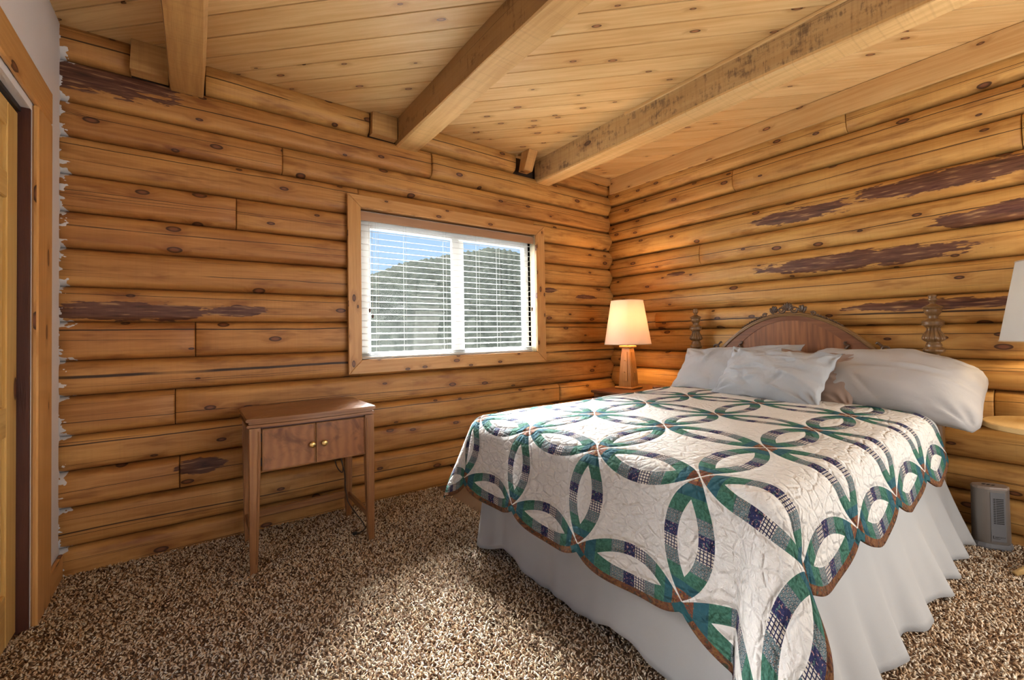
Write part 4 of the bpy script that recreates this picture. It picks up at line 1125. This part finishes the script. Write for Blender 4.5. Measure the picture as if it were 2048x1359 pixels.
# ------------------------------------------------------------------ pillows
def pillow(name, label, cx, L, Wd, T, rot, mat, seed, droop=0.0, sag=0.0, wr=1.0, ear=0.02):
    n, m = 72, 52; rs = np.random.default_rng(seed); V = []; Fc = []; UV = []
    ph = rs.uniform(0, 6.28, 12); RD = [(rs.uniform(-1, 1), rs.uniform(-1, 1), rs.uniform(-0.6, 0.6)+(PI/2 if rs.uniform() < 0.35 else 0), rs.uniform(0.2, 0.55), rs.uniform(0.03, 0.07), rs.uniform(-1, 1)) for _ in range(26)]
    R = Euler(rot, 'XYZ').to_matrix()
    idx = {}
    for side in (1, -1):
        for i in range(n+1):
            for j in range(m+1):
                a = -1+2*i/n; b = -1+2*j/m
                # pinched outline with soft ears
                px = a*L/2*(1-0.075*(1-b*b)**1.0*abs(a)**3+ear*abs(b)**4*abs(a)**3); py = b*Wd/2*(1-0.10*(1-a*a)*abs(b)**3+ear*abs(a)**4*abs(b)**3)
                h = T/2*((1-abs(a)**2.6)**0.62)*((1-abs(b)**2.4)**0.62)
                edge = (i in (0, n) or j in (0, m))
                if edge: h = 0
                wk = wr*0.0065*(math.sin(a*7+3*b+ph[0])*math.sin(b*6+ph[1])+0.7*math.sin(a*15+b*5+ph[2])*(abs(b)**2)+0.6*math.sin(b*17-a*4+ph[3])*abs(a)**2)
                z = side*h+(wk if not edge else 0.003*math.sin(a*19+b*23+ph[4]))
                # creases radiating from the corners
                for ca, cb, pq in ((1, 1, 5), (1, -1, 6), (-1, 1, 7), (-1, -1, 8)):
                    dd = math.hypot(a-ca, b-cb)
                    if dd < 0.9: z += side*wr*0.007*math.sin(math.atan2(b-cb, a-ca)*13+ph[pq])*math.exp(-((dd-0.32)/0.22)**2)
                if not edge:
                    for ra, rb, rt_, rl, rw, rh in RD:
                        du = (a-ra)*math.cos(rt_)+(b-rb)*math.sin(rt_); dv = -(a-ra)*math.sin(rt_)+(b-rb)*math.cos(rt_)
                        if abs(du) < rl and abs(dv) < 3*rw: z += side*wr*0.0120*rh*math.exp(-(dv/rw)**2)*(1-(du/rl)**2)
                z -= droop*max(0, a-0.15)**2 + sag*(a*a)
                p = R @ Vector((px, py, z))
                if edge and side == -1: idx[(side, i, j)] = idx[(1, i, j)]; continue
                idx[(side, i, j)] = len(V); V.append((cx[0]+p.x, cx[1]+p.y, cx[2]+p.z)); UV.append((px, py))
    for side in (1, -1):
        for i in range(n):
            for j in range(m):
                f = (idx[(side, i, j)], idx[(side, i+1, j)], idx[(side, i+1, j+1)], idx[(side, i, j+1)])
                Fc.append(f if side == 1 else f[::-1])
    o = mk(name, V, Fc, mat, None, UV, True, origin=cx)
    bm = bmesh.new(); bm.from_mesh(o.data); bmesh.ops.recalc_face_normals(bm, faces=bm.faces[:]); bm.to_mesh(o.data); bm.free()
    return tag(o, label, 'pillow')


D = math.radians
# local x runs across the bed (-y world), local y up the lean, local z out of the pillow's face
def orient(lean, yaw=0.0, roll=0.0):
    """lean: degrees the face is tipped back from lying flat"""
    m0 = Matrix(((0, 1, 0), (-1, 0, 0), (0, 0, 1)))          # local x -> -y, local y -> +x
    return (Matrix.Rotation(D(yaw), 3, 'Z') @ Matrix.Rotation(D(-lean), 3, 'Y') @ m0 @ Matrix.Rotation(D(roll), 3, 'Z')).to_euler('XYZ')


pillow('pillow', 'grey pillow leaning on the headboard nearest the lit lamp', (3.05, 1.62, 0.852), 0.86, 0.48, 0.19, orient(46, -4, 4), M_PILLOW, 11)
pillow('pillow', 'long pale grey pillow sagging over the bed edge beside the round table', (3.06, 0.755, 0.850), 0.84, 0.46, 0.28, orient(40, 3, -3), M_PILLOW2, 12, droop=0.12, wr=1.0, ear=-0.13)
pillow('pillow', 'fawn brown pillow half hidden behind the small front pillow', (2.935, 1.045, 0.862), 0.44, 0.37, 0.10, orient(55, 2, -3), M_PILLOW3, 13)
pillow('pillow', 'small rumpled pale grey pillow in front of the others', (2.815, 1.235, 0.870), 0.66, 0.38, 0.17, orient(50, -5, -3), M_PILLOW, 14, wr=1.4)

# ------------------------------------------------------------------ nightstand and lamps
ns = thing('nightstand', (3.05, 2.48, 0.0), 'dark brown wooden nightstand in the corner behind the bed', 'nightstand')
nx0, nx1, ny0, ny1 = 2.715, 3.375, 2.20, 2.665
box('top', (nx0, ny0, 0.632), (nx1, ny1, 0.655), M_NIGHT, ns, 1, 0.006)
box('body', (nx0+0.022, ny0+0.018, 0.12), (nx1-0.01, ny1-0.018, 0.631), M_NIGHT, ns, 2, 0.003)
for z0, z1 in ((0.16, 0.38), (0.40, 0.605)):
    dr = box('drawer', (nx0+0.010, ny0+0.04, z0), (nx0+0.0215, ny1-0.04, z1), M_NIGHT, ns, 1, 0.004)
    bm = bmesh.new(); lathe(bm, [(0, 0.010), (0.008, 0.014), (0.014, 0.010), (0.016, 0.002)], (0, 0, 0), 14)
    bmesh.ops.rotate(bm, verts=bm.verts[:], cent=(0, 0, 0), matrix=Matrix.Rotation(-PI/2, 3, 'Y')); bmesh.ops.translate(bm, verts=bm.verts[:], vec=(nx0+0.0095, (ny0+ny1)/2, (z0+z1)/2))
    from_bm('knob', bm, M_BRASS, dr, 0, True)
for x in (nx0+0.05, nx1-0.05):
    for y in (ny0+0.05, ny1-0.05): box('leg', (x-0.02, y-0.02, 0), (x+0.02, y+0.02, 0.119), M_NIGHT, ns, 2, 0.003)
bm = bmesh.new(); lathe(bm, [(0, 0.03), (0.004, 0.034), (0.018, 0.036), (0.020, 0.033)], (3.16, 2.315, 0.656), 22)
dish = from_bm('coaster', bm, M_NIGHT, None, 2, True, origin=(3.16, 2.315, 0.656)); tag(dish, 'small round wooden coaster beside the lit lamp', 'coaster')


def table_lamp(loc, label, shade_mat, power, scale=1.0, rot=0.0, color=(1.0, 0.58, 0.24)):
    x, y, z = loc
    t = thing('table_lamp', loc, label, 'lamp')

    def X(dx, dy, dz):
        c, s = math.cos(rot), math.sin(rot); return Vector((x+(dx*c-dy*s)*scale, y+(dx*s+dy*c)*scale, z+dz*scale))
    bm = bmesh.new(); cbox(bm, (-0.088, -0.088, 0.0), (0.088, 0.088, 0.018), 0.006, lambda v: X(*v)); from_bm('base', bm, M_LAMPW, t, 0)

    def xf(v):
        s = v.z/0.335; w_ = 0.066-0.026*s; return X(v.x*w_, v.y*w_, 0.018+v.z)
    bm = bmesh.new(); cbox(bm, (-1, -1, 0.0005), (1, 1, 0.335), 0.10, xf); col_ = from_bm('column', bm, M_LAMPW, t, 2)
    for fx_, fy_ in ((0, -1), (-1, 0)):
        bm = bmesh.new()
        def pf(v, fx_=fx_, fy_=fy_):
            s = v.z/0.335; w_ = 0.066-0.026*s
            a = v.x*w_; d = w_+v.y
            return X(a if fy_ else fx_*d, fy_*d if fy_ else a, 0.018+v.z)
        cbox(bm, (-0.45, 0.0, 0.05), (0.45, 0.006, 0.30), 0.001, pf); from_bm('panel', bm, M_LAMPW, col_, 2)
        for hz in (0.12, 0.22):
            bm = bmesh.new(); cbox(bm, (-0.12, 0.006, hz), (0.12, 0.013, hz+0.010), 0.0015, pf); from_bm('peg', bm, M_LAMPW, col_, 2)
    bm = bmesh.new(); cbox(bm, (-0.056, -0.056, 0.3535), (0.056, 0.056, 0.373), 0.006, lambda v: X(*v)); from_bm('cap', bm, M_LAMPW, t, 0)
    bm = bmesh.new(); lathe(bm, [(0.3735*scale, 0.012), (0.38*scale, 0.012), (0.385*scale, 0.017), (0.44*scale, 0.018), (0.445*scale, 0.006)], (x, y, z), 16); from_bm('socket', bm, M_BRASS, t, 2, True)
    zb, zt, rb, rt_ = 0.385*scale, 0.765*scale, 0.200*scale, 0.138*scale
    gB = G('lamp_bulb'); gB.m.cycles.emission_sampling = 'NONE'; gB.set(Base_Color=(1, 1, 1), Emission_Color=(*color, 1), Emission_Strength=18.0 if power else 0.0)
    bm = bmesh.new(); lathe(bm, [(0.446*scale, 0.012), (0.47*scale, 0.020), (0.50*scale, 0.030), (0.525*scale, 0.028), (0.545*scale, 0.014), (0.55*scale, 0.003)], (x, y, z), 16); from_bm('bulb', bm, gB.m, t, 2, True)
    bm = bmesh.new(); seg = 48; th = 0.0016
    R_ = []
    for (zz, rr) in ((zb, rb), (zt, rt_), (zt, rt_-th), (zb, rb-th)):
        R_.append([bm.verts.new((x+rr*math.cos(2*PI*q/seg), y+rr*math.sin(2*PI*q/seg), z+zz)) for q in range(seg)])
    for a in range(4):
        A, B = R_[a], R_[(a+1) % 4]
        for q in range(seg): bm.faces.new((A[q], A[(q+1) % seg], B[(q+1) % seg], B[q]))
    sh = from_bm('shade', bm, shade_mat, t, 2, True, sharp=0.8)
    for zz, rr in ((zb, rb), (zt, rt_)):
        bm = bmesh.new(); tube(bm, [(x+(rr+0.0005)*math.cos(2*PI*q/seg), y+(rr+0.0005)*math.sin(2*PI*q/seg), z+zz) for q in range(seg+1)], 0.0030, 6); from_bm('shade_trim', bm, plain('shade_binding', (0.55, 0.42, 0.28), 0.8), sh, 2, True)
    bm = bmesh.new()
    for q in range(3):
        a = 2*PI*q/3; tube(bm, [(x, y, z+0.745*scale), (x+(rt_-0.003)*math.cos(a), y+(rt_-0.003)*math.sin(a), z+0.760*scale)], 0.0018, 5)
    tube(bm, [(x, y, z+0.55*scale), (x, y, z+0.75*scale)], 0.002, 5)
    from_bm('spider', bm, M_BRASS, sh, 2, True)
    if power:
        lamp_obj('table_lamp_light', 'POINT', (x, y, z+0.60*scale), power, color, shadow_soft_size=0.035)
    return t


table_lamp((3.035, 2.515, 0.6555), 'lit table lamp with peach shade on the dark nightstand in the corner', M_SHADE, 20.0, rot=math.radians(8))
table_lamp((3.195, 0.120, 0.690), 'table lamp with white shade at the right edge beside the bed', M_SHADE2, 4.5, color=(1.0, 0.74, 0.42))

rt = thing('round_table', (3.165, 0.142, 0.0), 'round pale pine side table at the right edge beside the bed', 'table')
bm = bmesh.new(); lathe(bm, [(0.660, 0.235), (0.664, 0.242), (0.684, 0.242), (0.688, 0.238)], (3.165, 0.142, 0), 64); from_bm('top', bm, M_ROUND, rt, 0, True, sharp=0.5)
bm = bmesh.new(); lathe(bm, [(0.055, 0.028), (0.12, 0.035), (0.30, 0.026), (0.50, 0.034), (0.6595, 0.05)], (3.165, 0.142, 0), 24); from_bm('pedestal', bm, M_ROUND, rt, 2, True)
for q in range(3):
    a = math.radians(20+120*q); bm = bmesh.new(); tube(bm, [(3.165+0.02*math.cos(a), 0.142+0.02*math.sin(a), 0.075), (3.165+0.12*math.cos(a), 0.142+0.12*math.sin(a), 0.05), (3.165+0.21*math.cos(a), 0.142+0.21*math.sin(a), 0.012)], [0.02, 0.017, 0.012], 10); from_bm('foot', bm, M_ROUND, rt, 0, True)

# ------------------------------------------------------------------ tower heater on the floor
def heater():
    t = thing('tower_heater', (3.335, 0.375, 0.0), 'small grey tower heater on the carpet beside the bed', 'heater')
    c, s = math.cos(math.radians(-24)), math.sin(math.radians(-24))
    H0 = 0.305

    def W(a, b, z):       # local: a across (towards -y), b towards the wall
        return Vector((3.335+b*c-(-a)*s*0+a*0.18, 0.375-a*c+b*s, z))
    out = [(-0.078, -0.010), (-0.070, -0.035), (-0.050, -0.056), (-0.020, -0.072), (0.012, -0.078), (0.030, -0.076), (0.074, -0.050), (0.078, -0.040), (0.060, 0.010), (0.020, 0.050), (-0.030, 0.050), (-0.068, 0.020)]

    def ring(k, z, tip=0.0): return [W(a*k, b*k, z+tip*b) for a, b in out]
    def loft(nm, levels, mat, par, smooth=False):
        bm = bmesh.new(); R_ = [[bm.verts.new(p) for p in lv] for lv in levels]; n = len(out)
        for A, B in zip(R_, R_[1:]):
            for q in range(n): bm.faces.new((A[q], A[(q+1) % n], B[(q+1) % n], B[q]))
        bm.faces.new(R_[0][::-1]); bm.faces.new(R_[-1]); return from_bm(nm, bm, mat, par, 2, smooth, sharp=0.6)
    loft('base', [ring(1.10, 0.0), ring(1.12, 0.012), ring(1.02, 0.030)], M_GREY, t)
    body = loft('body', [ring(1.0, 0.0305), ring(0.97, H0)], M_SILVER, t, True)
    loft('lid', [ring(0.985, H0+0.0005), ring(0.985, H0+0.008), ring(0.94, H0+0.014)], plain('heater_lid', (0.30, 0.235, 0.19), 0.4), t)
    # grille face between outline points 5 and 6
    A0, B0 = Vector(out[5]), Vector(out[6])
    def fp(u_, z, o_):
        p = A0.lerp(B0, u_)*(1.0-0.03*z/H0); n_ = Vector((B0.y-A0.y, -(B0.x-A0.x))).normalized(); 
        if n_.dot(p) < 0: n_ = -n_
        p = p+n_*o_; return W(p.x, p.y, z)
    def plate(nm, u0, u1, z0, z1, o0, o1, mat, par, b=0.0005):
        bm = bmesh.new(); cbox(bm, (u0, o0, z0), (u1, o1, z1), b, lambda v: fp(v.x, v.z, v.y)); return from_bm(nm, bm, mat, par, 0)
    face = plate('front_panel', 0.02, 0.99, 0.045, H0-0.012, 0.0005, 0.003, M_GREY, body)
    for q in range(15): plate('vent_slot', 0.20, 0.90, 0.135+q*0.0088, 0.1395+q*0.0088, 0.0030, 0.0034, M_DARK, face, 0.0001)
    plate('vent_rib', 0.36, 0.39, 0.13, 0.268, 0.0034, 0.0042, M_GREY, face, 0.0001)
    # maker's plate: dark swoosh and small lettering
    plate('badge_swoosh', 0.12, 0.17, 0.060, 0.074, 0.0030, 0.0035, M_DARK, face, 0.0001)
    plate('badge_swoosh', 0.15, 0.60, 0.0585, 0.0605, 0.0030, 0.0035, M_DARK, face, 0.0001)
    cu = bpy.data.curves.new('badge_text', 'FONT'); cu.body = 'HEPTECH'; cu.size = 0.0095; cu.extrude = 0.0002
    o = bpy.data.objects.new('badge_text', cu); cu.materials.append(M_DARK)
    p0 = fp(0.24, 0.064, 0.0034); ux = (fp(0.9, 0.064, 0.0034)-p0).normalized(); uz = Vector((0, 0, 1)); un = ux.cross(uz)
    mt = Matrix((ux, uz, un)).transposed().to_4x4(); mt.translation = p0-ORIGIN[t]
    link(o, face); o.matrix_local = mt
    bpy.context.view_layer.update()
    tm = bpy.data.meshes.new_from_object(o); bpy.data.objects.remove(o); o = bpy.data.objects.new('badge_text', tm); link(o, face); o.matrix_local = mt
    bm = bmesh.new()
    for q in range(3): cbox(bm, (-0.030+q*0.018, -0.025, H0+0.0145), (-0.020+q*0.018, -0.010, H0+0.017), 0.001, lambda v: W(v.x, v.y, v.z))
    from_bm('buttons', bm, M_DARK, t, 0)


heater()
